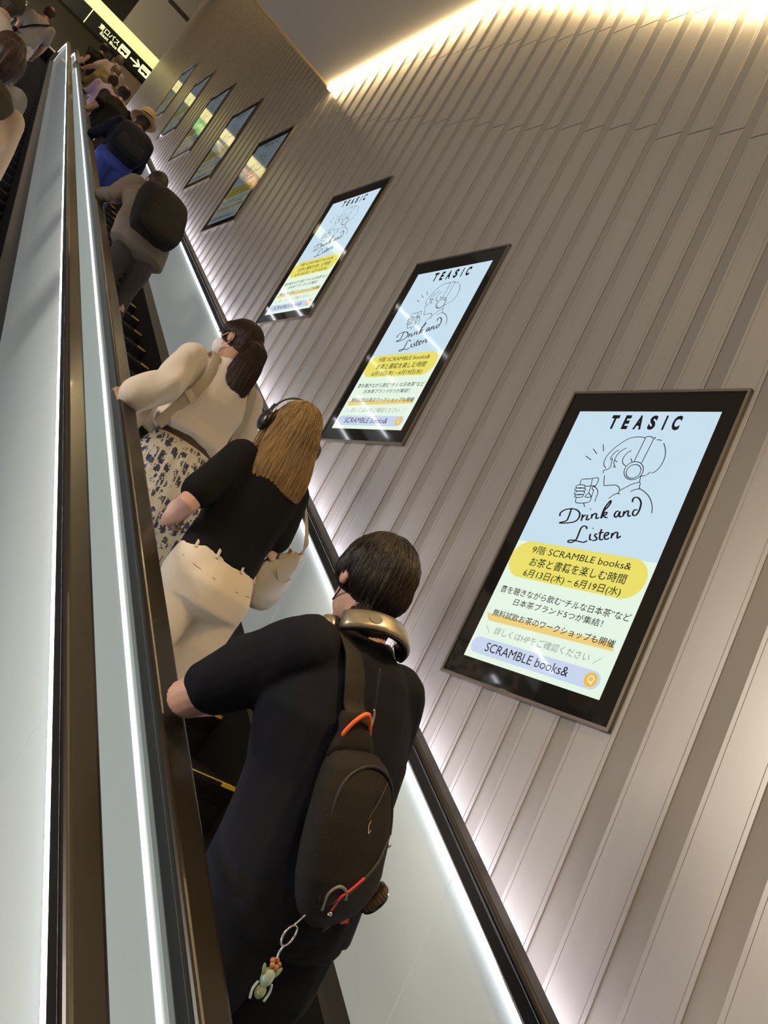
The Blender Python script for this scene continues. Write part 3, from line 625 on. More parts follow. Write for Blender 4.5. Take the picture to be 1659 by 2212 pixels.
def hair_strands(o, ctr, mats, parent, n=420, zmin=-0.12, front=0.75, r=0.0008, seed=0, lift=0.0012, steps=12, back_only=False):
    """fine strands combed over a hair volume: from the crown outwards, then straight down"""
    b = Skin_BVH(o); rg = np.random.RandomState(seed); mb = MB(); C = np.array(ctr, float)
    for i in range(n):
        th = rg.uniform(0, 2 * math.pi); ph0 = rg.uniform(0.05, 1.3); zend = zmin + rg.uniform(-.012, .03); pts = []
        for k in range(steps):
            u = k / (steps - 1); ph = ph0 + u * 2.2; lf = lift * (1 + 1.5 * rg.rand()) if k < steps - 1 else lift
            t2 = th + 0.10 * math.sin(u * 4 + i)
            if ph < math.pi / 2: d = np.array((math.sin(ph) * math.cos(t2), math.sin(ph) * math.sin(t2), math.cos(ph))); p = C
            else: d = np.array((math.cos(t2), math.sin(t2), 0.0)); p = C + np.array((0, 0, -(ph - math.pi / 2) / (2.2 + ph0 - math.pi / 2 + 1e-6) * (C[2] * 0 - zend)))
            hit = None
            for t in b.t:
                h_ = t.ray_cast(Vector(p + d * 0.5), Vector(-d), 0.5)
                if h_[0] is not None: hit = h_[0]
            if hit is None or (k and np.linalg.norm(np.array(hit) - pts[-1]) > 0.07): break
            pts.append(np.array(hit) + d * lf)
        if len(pts) < 4: continue
        N = len(pts); R = []
        for k in range(N):
            d = pts[min(k + 1, N - 1)] - pts[max(k - 1, 0)]; d /= np.linalg.norm(d) + 1e-9; a = np.cross(d, (0.31, 0.2, 0.93)); a /= np.linalg.norm(a); c = np.cross(d, a); rr = r * (1 - 0.6 * k / (N - 1))
            R.append([tuple(pts[k] + (a * math.cos(q) + c * math.sin(q)) * rr) for q in (0, 2.09, 4.19)])
        mb.rings(R, mi=int(rg.rand() > .5))
    return mb.build('hair_strands', mats, parent, True)
def short_hair(G, m, vol=1.0, nape=0.075, seed=0):
    h, s, M = G['h'], G['s'], G['M']; S = Shape(); v = vol
    S.ell(h(0, -.020, .034), (.092 * s * v, .108 * s * v, .100 * s * v), M); S.ell(h(0, -.052, -.012), (.084 * s * v, .068 * s * v, .075 * s * v), M)
    S.ell(h(0, -.055, -nape + .012), (.062 * s * v, .045 * s, .045 * s), M); S.ell(h(0, .045, .062), (.070 * s, .056 * s, .045 * s), M)
    for q in (-1, 1): S.ell(h(q * .072 * v, .006, .015), (.020 * s, .042 * s, .050 * s), M)
    return S.build('hair', m, G['t'], voxel=G['vox'] * 0.6, smooth=3, disp=strands(0.0013 * s, h(0, -.01, 0), 34, seed))
def bag_shape(S, P0, P1, side, w0, w1, d0, d1, out, n=9, power=0.5):
    """soft pouch from P0 (top) to P1 (bottom); out = direction away from the back"""
    P0, P1, side, out = [np.array(a, float) for a in (P0, P1, side, out)]; R = []
    ax = (P1 - P0) / np.linalg.norm(P1 - P0); side = side - ax * (side @ ax); side /= np.linalg.norm(side); out = out - ax * (out @ ax) - side * (out @ side); out /= np.linalg.norm(out)
    for i in range(n + 1):
        t = i / n; e = (max(0.0, 1 - abs(2 * t - 1) ** 4)) ** power * 0.85 + 0.15 * (0 < i < n) + 0.02
        w = (w0 + (w1 - w0) * t) * e; d = (d0 + (d1 - d0) * t) * e; c = P0 + (P1 - P0) * t + out * d * 0.9; ring = []
        for k in np.linspace(0, 2 * math.pi, 29)[:-1]:
            cc, sn = math.cos(k), math.sin(k); ring.append(tuple(c + side * w * abs(cc) ** .7 * np.sign(cc) + out * d * abs(sn) ** .7 * np.sign(sn)))
        R.append(ring)
    S.put(R, False); return S
def strap(pts, w, th, m, name, parent, n_in=6, face=(0, -1, 0)):
    """flat webbing through pts, its broad face turned towards `face` (one vector, or one per point)"""
    P = [np.array(p, float) for p in pts]; L = smooth_line3(P, n_in); mb = MB(); R = []; N = len(L)
    fs = face if hasattr(face[0], '__len__') else [face] * len(P); fx = [np.array(f_, float) for f_ in fs]
    for i in range(N):
        d = L[min(i + 1, N - 1)] - L[max(i - 1, 0)]; d /= np.linalg.norm(d); u = i / (N - 1) * (len(fx) - 1); j = min(int(u), len(fx) - 2) if len(fx) > 1 else 0
        f_ = fx[j] * (1 - (u - j)) + fx[j + 1] * (u - j) if len(fx) > 1 else fx[0]
        f_ = f_ - d * (f_ @ d); f_ /= np.linalg.norm(f_); sdv = np.cross(d, f_)
        R.append([tuple(L[i] + sdv * w / 2 * a + f_ * th / 2 * b_) for a, b_ in ((1, .4), (.8, 1), (-.8, 1), (-1, .4), (-1, -.4), (-.8, -1), (.8, -1), (1, -.4))])
    mb.rings(R); return mb.build(name, m, parent, True)
def smooth_line3(p, n=6):
    P = [p[0]] + list(p) + [p[-1]]; out = []
    for i in range(1, len(P) - 2):
        for k in range(n):
            t = k / n; a, b, c, d = P[i - 1:i + 3]; out.append(0.5 * (2 * b + (c - a) * t + (2 * a - 5 * b + 4 * c - d) * t * t + (3 * b - a - 3 * c + d) * t ** 3))
    return out + [P[-2]]
def cord(pts, r, m, name, parent, n=10, seg=8):
    S = Shape(); S.tube(smooth_line3([np.array(p, float) for p in pts], n) if len(pts) > 2 else pts, r, n=seg); mb = MB(); mb.v, mb.f, mb.mi = S.mb.v, S.mb.f, S.mb.mi
    return mb.build(name, m, parent, True)
def railz(y): return T30 * y - 1.029 / C30
def rail_arm(y, lead=0.10, x=1.05, out=0.02):
    """elbow and wrist for a left hand resting on the near escalator's left handrail; y = where the hand rests"""
    return ((x + 0.06, y - 0.17, railz(y) + 0.06), (x + 0.005, y - 0.02, railz(y) + 0.035), (0, C30, S30), (0.25, 0.3, -1))
def low_arm(sx, sy, sz, s=1.0): return ((sx + 0.05, sy + 0.0, sz - 0.27 * s), (sx - 0.02, sy + 0.20, sz - 0.33 * s), (-0.4, 1, 0.1), (-1, 0, -0.3))

# ---- the man in front
NAVY = mat('navy_shirt', (0.0075, 0.0075, 0.0115), 0.85, bump=((160, 160, 160), 0.1), spec=0.15); BLACKC = mat('black_cloth', (0.0065, 0.0062, 0.0062), 0.85, bump=((160, 160, 160), 0.1), spec=0.15); BAGM = mat('charcoal_bag_cloth', (0.015, 0.0125, 0.010), 0.8, spec=0.2, bump=((300, 300, 300), 0.25))
STRAPM = mat('brown_black_webbing', (0.018, 0.014, 0.010), 0.7, spec=0.25, bump=((300, 300, 300), 0.2)); ORANGE = mat('orange_cord', (0.75, 0.11, 0.012), 0.5); RED = mat('red_cord', (0.55, 0.018, 0.014), 0.5); GREYC = mat('grey_cord', (0.17, 0.17, 0.17), 0.5)
STEEL = mat('polished_steel', (0.6, 0.58, 0.52), 0.25, 0.9); BRONZE = mat('champagne_plastic', (0.34, 0.285, 0.20), 0.34, 0.7); DPLAS = mat('black_plastic', (0.012, 0.012, 0.012), 0.3)
PIPING = mat('black_piping', (0.006, 0.006, 0.006), 0.6)
fx, fy = 1.39, 1.62; fz = tread(fy)
G = person('man in black T-shirt leaning left elbow on the handrail, nearest the camera', (1.294, 1.68, .358), (fx, fy, fz), hip=(-0.04, -0.10), s=1.03, pitch=0.22, yaw=-0.10, roll=0.03, build=1.16, vox=0.0075, shw=(.150, .122),
           L=((1.03, 1.80, -.125), (1.25, 1.87, -.02), (0.8, .4, .3), (.2, .3, -.9)), R=((1.545, 1.60, -.05), (1.41, 1.79, -.04), (-.6, .8, .2), (-.6, -.3, -.6)), skin=SKIN_P)
tee = top_garment(G, NAVY, 't_shirt', hem=0.83, loose=1.10, sleeve=0.76, cuff=0.058, amp=0.006, seed=5, shoulder=.90)
trousers(G, BLACKC, loose=1.02, seed=8)
hr = short_hair(G, HAIR_BLACK, 1.04, 0.130, 4)
STR1, STR2 = mat('dark_strand', (.011, .007, .004), .4), mat('brown_strand', (.026, .016, .008), .4); BL1, BL2 = mat('gold_strand', (.46, .295, .115), .4), mat('honey_strand', (.20, .115, .038), .4); BR1, BR2 = mat('red_brown_strand', (.055, .021, .009), .4), mat('dark_brown_strand', (.022, .009, .005), .4)
hair_strands(hr, G['h'](0, -.02, .03), [STR1, STR2], hr, 900, -.15, seed=1)
man = G
h = G['h']; mk = MB()
cord([h(-.080, -.018, .018), h(-.074, .02, .0), h(-.056, .055, -.03)], .0022, DPLAS, 'mask_loop', G['t'])
cord([h(-.080, -.018, -.03), h(-.064, .02, -.052), h(-.050, .055, -.065)], .0022, DPLAS, 'mask_loop', G['t'])
F = Vector(G['F'])
# headphones resting round his neck
hp = thing('headphones', 'champagne over-ear headphones hung around the neck of the man in front', 'headphones', tuple(F))
pn = np.array(G['warp'](np.array((0, -.03, 1.452 * 1.03 * G['rs'])))); band = []
Mn = rot3(0.50, 0.0, -0.05); pn = pn + np.array((-.022, -.012, .006))
for a in np.linspace(math.radians(200), math.radians(340), 15): band.append(pn + Mn @ np.array((.110 * math.cos(a), .02 + .112 * math.sin(a), .012)))
R_, R2_ = [], []
for i, p in enumerate(band):
    a = math.radians(200 + 140 * i / 14); o_ = Mn @ np.array((math.cos(a), math.sin(a), 0.0)); u_ = Mn @ np.array((0.0, 0.0, 1.0)); u_ = u_ + o_ * -0.25
    R_.append([tuple(p + o_ * x + u_ * z) for x, z in ((.000, -.028), (.007, -.025), (.010, -.012), (.010, .012), (.007, .025), (.000, .028))])
    R2_.append([tuple(p + o_ * x + u_ * z) for x, z in ((-.001, -.030), (.004, -.028), (.004, .012), (-.001, .018), (-.014, .010), (-.014, -.026))])
mb = MB(); mb.rings(R_); mb.build('headband', BRONZE, hp, True); mb = MB(); mb.rings(R2_); mb.build('band_cushion', DPLAS, hp, True)
for q, i in ((-1, 0), (1, 14)):
    c = band[i] + Mn @ np.array((q * .008, .045, -.012)); S = Shape(); S.ell(c, (.018, .032, .036), Mn); S.build('ear_cup', BRONZE, hp, 0.006, 3)
    S = Shape(); S.ell(c + Mn @ np.array((-q * .016, 0, 0)), (.014, .036, .041), Mn); S.build('ear_pad', DPLAS, hp, 0.006, 3)
bi = band[4]; a = math.radians(200 + 40); o_ = Mn @ np.array((math.cos(a), math.sin(a), 0)); tg = Mn @ np.array((-math.sin(a), math.cos(a), 0)); u_ = Mn @ np.array((0, 0, 1.0)) - o_ * .25
mb = MB(); mb.add([tuple(bi + o_ * .0108 + tg * .016 * math.cos(k) + u_ * .013 * math.sin(k)) for k in np.linspace(0, 6.283, 20)[:-1]], [tuple(range(19))]); mb.build('band_mark', mat('band_mark_dark', (.12, .10, .07), .5), hp)
# sling bag across his back
bg = thing('sling_bag', 'charcoal sling bag with orange loop across the back of the man in front', 'bag', tuple(F)); f0 = np.array(F)
bvh = Skin_BVH(tee)
def back(x, z, lift): return bvh.on((x - f0[0], 1.5 - f0[1], z - f0[2]), (0, -1, 0.15), lift)
P0, P1 = back(1.255, -.03, -.006), back(1.345, -.39, -.006)
ax = (P1 - P0) / np.linalg.norm(P1 - P0); sd = np.array((0.95, 0.16, 0.25)); sd = sd - ax * (ax @ sd); sd /= np.linalg.norm(sd); ot = np.cross(ax, sd); ot = ot if ot[1] < 0 else -ot; LB = np.linalg.norm(P1 - P0)
PW = ((0, .040, .010), (.03, .074, .026), (.10, .096, .040), (.22, .110, .048), (.40, .119, .052), (.55, .122, .052), (.70, .118, .050), (.82, .102, .044), (.91, .078, .034), (.97, .045, .020), (1.0, .020, .010))
def prof(v): return np.interp(v, [p[0] for p in PW], [p[1] for p in PW]), np.interp(v, [p[0] for p in PW], [p[2] for p in PW])
def onbag(u, v, lift=0.0):
    w, d = prof(v); return P0 + ax * LB * v + sd * w * u + ot * (d * .8 + d * max(0.0, 1 - abs(u) ** 2.8) ** .5 + lift)
S = Shape(); S.put([[tuple(P0 + ax * LB * v + ot * d * .8 + sd * w * np.sign(math.cos(k)) * abs(math.cos(k)) ** .75 + ot * d * np.sign(math.sin(k)) * abs(math.sin(k)) ** .75) for k in np.linspace(0, 2 * math.pi, 33)[:-1]] for v, w, d in PW], False)
S.build('bag_body', BAGM, bg, 0.0055, 3, wrinkle(0.0026, 24, 9))
cord([onbag(u, v, .001) for u, v in ((-.80, .80), (-.84, .6), (-.84, .35), (-.70, .17), (-.1, .09), (.5, .11), (.80, .2), (.88, .36), (.86, .46))], .004, PIPING, 'zip_piping', bg)
cord([onbag(u, v, .0) for u, v in ((.88, .45), (.5, .60), (.05, .73), (-.40, .81), (-.82, .84))], .0045, PIPING, 'flap_edge', bg)
cord([onbag(u, v, .0) for u, v in ((.60, .17), (.25, .27), (-.05, .38))], .002, PIPING, 'pocket_seam', bg)
cord([onbag(u, v, .003) for u, v in ((.12, .69), (-.14, .75), (-.36, .79), (-.48, .86))], .0032, RED, 'red_pull_cord', bg)
cord([onbag(u, v, .003) for u, v in ((-.72, .86), (-.66, .77), (-.46, .73), (-.26, .755), (-.20, .80))], .0036, GREYC, 'grey_pull_loop', bg)
lp = P0 - ax * LB * .035 - sd * .056 + ot * .016; rp = P0 - ax * LB * .07 + sd * .044 + ot * .016
cord([lp, lp * .78 + rp * .22 - ax * .042 + ot * .022, lp * .42 + rp * .58 - ax * .052 + ot * .024, rp], .0052, ORANGE, 'orange_loop', bg)
for u, v in ((.80, .52), (-.50, .885)):
    S = Shape(); S.ell(onbag(u, v, .003), (.006, .006, .006)); mb = MB(); mb.v, mb.f, mb.mi = S.mb.v, S.mb.f, S.mb.mi; mb.build('stud', STEEL, bg, True)
q = lambda u, v: tuple(onbag(u, v, .0035)); mb = MB()
for a, b in (((-.03, .40), (.03, .375)), ((-.03, .40), (.0, .445)), ((.0, .445), (.055, .425))):
    a_, b_ = np.array(q(*a)), np.array(q(*b)); w = np.cross(b_ - a_, ot); w = w / np.linalg.norm(w) * .0013; mb.add([tuple(a_ + w), tuple(a_ - w), tuple(b_ - w), tuple(b_ + w)], [(0, 1, 2, 3)])
mb.build('small_mark', mat('bag_mark_pale', (.4, .36, .26), .4), bg)
tagp = onbag(.9, .93, -.015); mb = MB(); mb.rings([[tuple(tagp + sd * a + ax * b + ot * c) for a, b in ((-.012, .0), (.012, .0), (.012, .022), (-.012, .022))] for c in (0, .002)]); mb.build('orange_tag', ORANGE, bg)
sh_on = lambda x, y, z, d, l=.005: bvh.on((x - f0[0], y - f0[1], z - f0[2]), d, l)
strap([P0 + ot * .022 + ax * .03, P0 + ot * .018 - ax * .05, back(1.232, .055, .007), back(1.218, .11, .007), sh_on(1.208, 1.53, .14, (0, -.6, 1)), sh_on(1.200, 1.60, .18, (0, 0, 1)), sh_on(1.195, 1.70, .17, (0, .5, 1)), sh_on(1.21, 1.8, .05, (0, 1, .2)), sh_on(1.30, 1.8, -.12, (0, 1, 0))],
      .064, .007, STRAPM, 'shoulder_strap', bg, 8, face=[tuple(ot), tuple(ot), (0, -1, .3), (0, -1, .4), (0, -.6, 1), (0, 0, 1), (0, .6, .9), (0, 1, .2), (0, 1, 0)])
mb = MB(); R = []
for v, w in ((.06, .080), (-.02, .066), (-.09, .052), (-.16, .036), (-.20, .030)):
    c = P0 + ax * LB * v + ot * (.020 if v > -.1 else .014) - sd * (0.02 if v < -.1 else 0.006); R.append([tuple(c + sd * w * a + ot * b) for a, b in ((1, 0), (.7, .008), (-.7, .008), (-1, 0), (-.9, -.012), (.9, -.012))])
mb.rings(R); mb.build('strap_base', BAGM, bg, True)
strap([P1 + ot * .02, P1 + sd * .09 + ot * .01 + np.array((0, .03, .02)), P1 + sd * .16 + np.array((0, .12, .08)), P1 + sd * .17 + np.array((-.02, .26, .15))], .03, .004, STRAPM, 'lower_strap', bg, 6, face=(0.5, -.9, 0))
zp = P0 - ax * .085 + sd * .036 + ot * .024; cord([zp, zp + ax * .012 + sd * .003, zp + ax * .034], .003, STEEL, 'zip_pull', bg, 4); cord([zp - ax * .09 - sd * .004, zp], .0025, PIPING, 'strap_zip', bg)
# key ring with bead charm hanging from the bag
kr = thing('key_ring', 'steel key ring with green bead charm hanging below the sling bag', 'key ring', tuple(F)); rc = np.array((1.262, 1.338, -.398)) - f0
cord([rc + sd * .018 * math.cos(a) + np.array((0, 0, 1)) * .021 * math.sin(a) for a in np.linspace(0, 2 * math.pi, 13)], .0022, STEEL, 'ring', kr, 4)
cord([rc + (0, 0, .021), np.array(onbag(-.85, .88, -.01))], .002, STEEL, 'clip', kr); cord([rc - (0, 0, .021), rc - (0.004, 0, .035), rc - (0.002, 0, .047)], .0022, STEEL, 'chain', kr)
GREENB = mat('green_bead', (.20, .24, .10), .3, coat=.5); PALEB = mat('pale_green_bead', (.30, .38, .30), .25, coat=.5); AMBER = mat('amber_bead', (.34, .13, .04), .3, coat=.4)
for k_ in range(5):
    S = Shape(); a = k_ * 1.257; S.ell(rc + np.array((.009 * math.cos(a), .004 * math.sin(a), -.057 + .006 * math.sin(a))), (.006, .006, .006)); mb = MB(); mb.v, mb.f, mb.mi = S.mb.v, S.mb.f, S.mb.mi; mb.build('amber_bead', AMBER, kr, True)
for nm, m_, z_, r_ in (('barrel_bead', PALEB, -.085, (.015, .012, .020)), ('lower_bead', GREENB, -.113, (.012, .010, .015))):
    S = Shape(); S.ell(rc + np.array((-.003, 0, z_)), r_); mb = MB(); mb.v, mb.f, mb.mi = S.mb.v, S.mb.f, S.mb.mi; mb.build(nm, m_, kr, True)
for q_, dx in ((-1, -.019), (1, .016)):
    S = Shape(); S.ell(rc + np.array((dx, 0, -.074)), (.005, .004, .015), rot3(0, 0, q_ * .5)); mb = MB(); mb.v, mb.f, mb.mi = S.mb.v, S.mb.f, S.mb.mi; mb.build('leaf_bead', GREENB, kr, True)
    cord([rc + np.array((dx * 1.1, 0, -.098)), rc + np.array((dx * 1.3, 0, -.112)), rc + np.array((dx * 1.1, 0, -.128))], .003, PALEB, 'bead_rod', kr)
# round black lens at his right hip
ln = thing('camera_lens', 'round black lens with knurled ring showing beside the sling bag', 'lens', tuple(F)); lc = np.array((1.500, 1.40, -.290)) - f0
la = np.array((.80, -.35, -.45)); la /= np.linalg.norm(la)
def disc_ring(mb, c, axd, r, l, n=28, teeth=0, mi=0):
    u = np.cross(axd, (0, 0, 1)); u /= np.linalg.norm(u); v = np.cross(axd, u); R = []
    for t, k in ((0, .86), (.12, 1), (.88, 1), (1, .86)): R.append([tuple(c + axd * l * t + (u * math.cos(a) + v * math.sin(a)) * r * k * (1 + (teeth * .035 if i % 2 and 0 < t < 1 else 0))) for i, a in enumerate(np.linspace(0, 2 * math.pi, n + 1)[:-1])])
    mb.rings(R, mi=mi)
mb = MB(); disc_ring(mb, lc - la * .06, la, .032, .05); mb.build('barrel', DPLAS, ln, True); mb = MB(); disc_ring(mb, lc - la * .012, la, .040, .020, 56, 1); mb.build('knurled_ring', mat('knurled_bronze', (.09, .065, .035), .35, .7), ln)
mb = MB(); disc_ring(mb, lc + la * .006, la, .035, .010); mb.build('front_glass', mat('lens_black_glass', (.004, .004, .005), .08), ln, True)

# ---- the blonde woman
WHITEP = mat('cream_trousers', (0.66, 0.56, 0.42), 0.8, bump=((220, 220, 220), 0.08)); BEIGE = mat('beige_leather', (0.44, 0.36, 0.265), 0.5); GOLD = mat('gold_buckle', (.7, .45, .12), .25, .9)
fx, fy = 1.44, 2.78; fz = tread(fy)
G = person('blonde woman in black T-shirt and cream trousers wearing headphones', (1.425, 2.715, .895), (fx, fy, fz), hip=(-.05, -.13), s=0.955, pitch=0.10, yaw=-0.15, build=1.0, vox=0.0078,
           L=((1.145, 2.60, .40), (1.21, 2.80, .37), (.5, .8, .1), (.5, -.5, .5)), R=((1.55, 2.66, .51), (1.47, 2.85, .56), (-.5, .8, .3), (-.5, -.3, -.5)), skin=SKIN_P, shw=(.148, .122))
top_garment(G, BLACKC, 't_shirt', hem=0.985, loose=1.04, sleeve=0.74, cuff=0.066, amp=0.005, seed=15, shoulder=.92)
pants = trousers(G, WHITEP, waist=1.03, loose=1.10, seed=18, flare=1.12, amp=.006)
h, s, M = G['h'], G['s'], G['M']; S = Shape()
S.ell(h(0, -.012, .028), (.094 * s, .112 * s, .104 * s), M); S.ell(h(0, -.055, -.03), (.102 * s, .07 * s, .09 * s), M)
S.put([[tuple(h(w * math.cos(k), cy + d * math.sin(k), z)) for k in np.linspace(0, 2 * math.pi, 33)[:-1]] for z, w, d, cy in ((.02, .088, .07, -.035), (-.04, .105, .075, -.045), (-.10, .115, .068, -.062), (-.16, .122, .056, -.082), (-.22, .124, .044, -.098), (-.265, .116, .030, -.108), (-.285, .106, .018, -.112))], False)
S.ell(h(0, .045, .06), (.072 * s, .058 * s, .048 * s), M)
for q in (-1, 1): S.tube([h(q * .078, .02, .03), h(q * .092, .02, -.06), h(q * .10, .015, -.15)], [.024, .026, .016], flat=(1, .7))
hr = S.build('hair', HAIR_BLONDE, G['t'], 0.0055, 3, strands(0.0018, h(0, 0, 0), 70, 21, 5)); hair_strands(hr, h(0, -.03, .03), [BL1, BL2], hr, 1300, -.34, seed=2, steps=16)
f0 = G['F']; F = tuple(f0)
hp = thing('headphones', 'black headphones worn over blonde hair', 'headphones', F)
for off in (0.0,):
    pts = [h(.120 * math.cos(a), .012 - .01 * math.sin(a), .128 * math.sin(a) + .012) for a in np.linspace(0, math.pi, 13)]
    strap(pts, .018, .006, DPLAS, 'headband', hp, 4, face=[tuple(M @ np.array((math.cos(a), 0, math.sin(a)))) for a in np.linspace(0, math.pi, 13)])
for q in (-1, 1):
    S = Shape(); S.ell(h(q * .124, .012, -.022), (.022, .040, .046), M); S.build('ear_cup', DPLAS, hp, .006, 3)
    S = Shape(); S.tube([h(q * .126, .012, .018), h(q * .118, .012, .055)], .006); S.build('band_arm', DPLAS, hp, .004, 1)
ph = thing('smartphone', 'dark smartphone with pale edge held in left hand of the blonde woman', 'phone', F)
wr = G['arm']['L'][2]; pc = wr + np.array((.045, .085, .045)); Mp = rot3(-0.5, -0.5, 0.15)
def bx3(c, M_, a, b, d): return [[tuple(c + M_ @ np.array((x, y, z))) for x, y in ((-a, -b), (a, -b), (a, b), (-a, b))] for z in (-d, d)]
mb = MB(); mb.rings(bx3(pc, Mp, .037, .075, .004)); mb.build('phone_body', DPLAS, ph, bevel=.002); mb = MB(); mb.rings(bx3(pc, Mp, .0385, .0765, .0025)); mb.build('phone_edge', mat('phone_edge_white', (.6, .6, .58), .3), ph)
pb = Skin_BVH(pants); pz = lambda z: G['warp'](np.array((0, 0, z * s * G['rs'])))
for x_, d_ in ((-.10, (-.55, -1, 0)), (-.045, (-.2, -1, 0)), (.03, (.1, -1, 0)), (.10, (.6, -1, 0))):
    strap([pb.on(pz(zz) + (x_, 0, 0), d_, .003) for zz in (1.03, 1.01, .985)], .011, .004, WHITEP, 'belt_loop', G['t'], 3, face=d_)
for q in (-1, 1): cord([pb.on(pz(.915) + (q * .035, 0, 0), (q * .1, -1, 0), .0005), pb.on(pz(.925) + (q * .075, 0, 0), (q * .4, -1, 0), .0005), pb.on(pz(.94) + (q * .115, 0, 0), (q * .8, -1, 0), .0005)], .0016, mat('pocket_seam_tan', (.28, .20, .12), .8), 'pocket_seam', G['t'], 4)
# her shoulder bag
BELT0 = mat('bag_seam_brown', (.20, .15, .10), .6)
sb = thing('shoulder_bag', 'beige half-moon shoulder bag at the right side of the blonde woman', 'bag', F)
bc = np.array((1.668, 2.725, .372)) - f0; R = []; bu = np.array((.78, .60, .14)); bv = np.array((.62, -.78, 0))
for i, (v, w, d) in enumerate(((.115, .08, .012), (.11, .14, .026), (.06, .165, .036), (-.01, .172, .040), (-.065, .152, .036), (-.105, .108, .026), (-.122, .055, .012))):
    R.append([tuple(bc + bu * w * math.cos(k) + bv * d * math.sin(k) + np.array((0, 0, 1)) * (v + (.035 * math.cos(k) if v > 0 else 0))) for k in np.linspace(0, 2 * math.pi, 25)[:-1]])
S = Shape(); S.put(R, False); S.build('bag_body', mat('bag_leather', (.36, .295, .215), .45), sb, .006, 3)
cord([bc + bv * .037 + bu * a + np.array((0, 0, b)) for a, b in ((-.11, .05), (-.05, .02), (.02, .015), (.09, .04))], .0016, STRAPM if 0 else BELT0, 'flap_seam', sb, 5)
shR = G['arm']['R'][0] + np.array((-.015, -.0, .062)); lo = bc + bu * .150 + np.array((0, 0, .09))
strap([lo - (0, 0, .03), lo + np.array((0, .0, .06)), np.array((1.735, 2.735, .57)) - f0, np.array((1.70, 2.775, .665)) - f0, shR + np.array((.062, .01, -.02)), shR, shR + np.array((-.02, .08, -.05)), shR + np.array((.0, .11, -.2))], .024, .005, BEIGE, 'bag_strap', sb, 6, face=[(.1, -1, 0)] * 3 + [(.4, -.9, .3), (.8, -.1, .6), (0, 0, 1), (.0, .8, .5), (0, 1, 0)])
bk = lo + np.array((0, 0, .045)); mb = MB(); disc_ring(mb, bk, np.array((.6, -.8, 0.)), .015, .006, 16); mb.build('buckle', GOLD, sb)
strap([bc - bu * .06 + np.array((0, 0, .09)), bc - bu * .05 + np.array((0, 0, .135)), bc + bu * .02 + np.array((0, 0, .145)), bc + bu * .03 + np.array((0, 0, .11))], .016, .004, BEIGE, 'top_handle', sb, 6, face=(0, 0, 1))

# ---- the woman in the white blouse
BLOUSE = mat('white_blouse', (0.70, 0.60, 0.49), 0.75, bump=((260, 260, 260), 0.06)); BELT = mat('brown_waistband', (.05, .022, .012), .6)
fl = mat('floral_skirt', (0.72, 0.66, 0.52), 0.8); nt = fl.node_tree; bs = nt.nodes['Principled BSDF']; tc = nt.nodes.new('ShaderNodeTexCoord')
vo = nt.nodes.new('ShaderNodeTexVoronoi'); vo.inputs['Scale'].default_value = 27; n1 = nt.nodes.new('ShaderNodeTexNoise'); n1.inputs['Scale'].default_value = 120; n1.inputs['Detail'].default_value = 3
mx = nt.nodes.new('ShaderNodeMath'); mx.operation = 'MULTIPLY_ADD'; mx.inputs[1].default_value = 1.05; r1 = nt.nodes.new('ShaderNodeValToRGB'); r1.color_ramp.interpolation = 'CONSTANT'
nt.links.new(tc.outputs['Object'], vo.inputs['Vector']); nt.links.new(tc.outputs['Object'], n1.inputs['Vector']); nt.links.new(n1.outputs[0], mx.inputs[0]); nt.links.new(vo.outputs['Distance'], mx.inputs[2]); wv_ = nt.nodes.new('ShaderNodeTexWave'); wv_.inputs['Scale'].default_value = 9; wv_.inputs['Distortion'].default_value = 1.2; gt = nt.nodes.new('ShaderNodeMath'); gt.operation = 'GREATER_THAN'; gt.inputs[1].default_value = .86; ad = nt.nodes.new('ShaderNodeMath'); nt.links.new(tc.outputs['Object'], wv_.inputs['Vector']); nt.links.new(wv_.outputs['Fac'], gt.inputs[0]); nt.links.new(gt.outputs[0], ad.inputs[0]); nt.links.new(mx.outputs[0], ad.inputs[1]); nt.links.new(ad.outputs[0], r1.inputs[0])
r1.color_ramp.elements[0].color = (.05, .055, .10, 1); r1.color_ramp.elements[1].position = 1.0;  r1.color_ramp.elements[1].color = (.19, .19, .26, 1); e_ = r1.color_ramp.elements.new(1.08); e_.color = (0.70, 0.63, 0.47, 1); nt.links.new(r1.outputs[0], bs.inputs['Base Color'])
fx, fy = 1.43, 3.58; fz = tread(fy)
G = person('woman with brown ponytail in white blouse and floral skirt', (1.40, 3.61, 1.365), (fx, fy, fz), hip=(-.03, -.08), s=0.965, pitch=0.08, yaw=0.55, build=1.0, vox=0.0085, skin=SKIN,
           L=((1.125, 3.33, .87), (1.058, 3.40, railz(3.40) + .035), (0, C30, S30), (.3, .2, -1)), R=((1.68, 3.53, .88), (1.60, 3.74, .84), (-.5, .8, .1), (-1, 0, -.3)))
blouse = top_garment(G, BLOUSE, 'blouse', hem=1.045, loose=1.22, sleeve=1.72, cuff=0.075, amp=0.009, seed=25, puff=.016)
s, rs = G['s'], G['rs']; S = Shape(G['warp']); S.loft([(0, 0, .97 * s * rs, .160 * s, .125 * s), (0, 0, 1.03 * s * rs, .150 * s, .115 * s)], n=26); S.build('waistband', BELT, G['t'], .009, 2)
th = np.linspace(0, 2 * math.pi, 121)[:-1]; mb = MB()
mb.rings([[tuple(G['warp'](np.array((w * (1 + pl * math.sin(18 * k + 1.3 * math.sin(3 * k))) * math.cos(k), -.005 + d * (1 + pl * math.sin(18 * k + 1.3 * math.sin(3 * k))) * math.sin(k), z * s)))) for k in th]
          for z, w, d, pl in ((1.00, .150, .115, .0), (.94, .175, .135, .02), (.84, .20, .155, .035), (.68, .225, .185, .05), (.50, .25, .21, .06), (.32, .275, .24, .065), (.22, .29, .25, .065))])
mb.build('skirt', fl, G['t'], True)
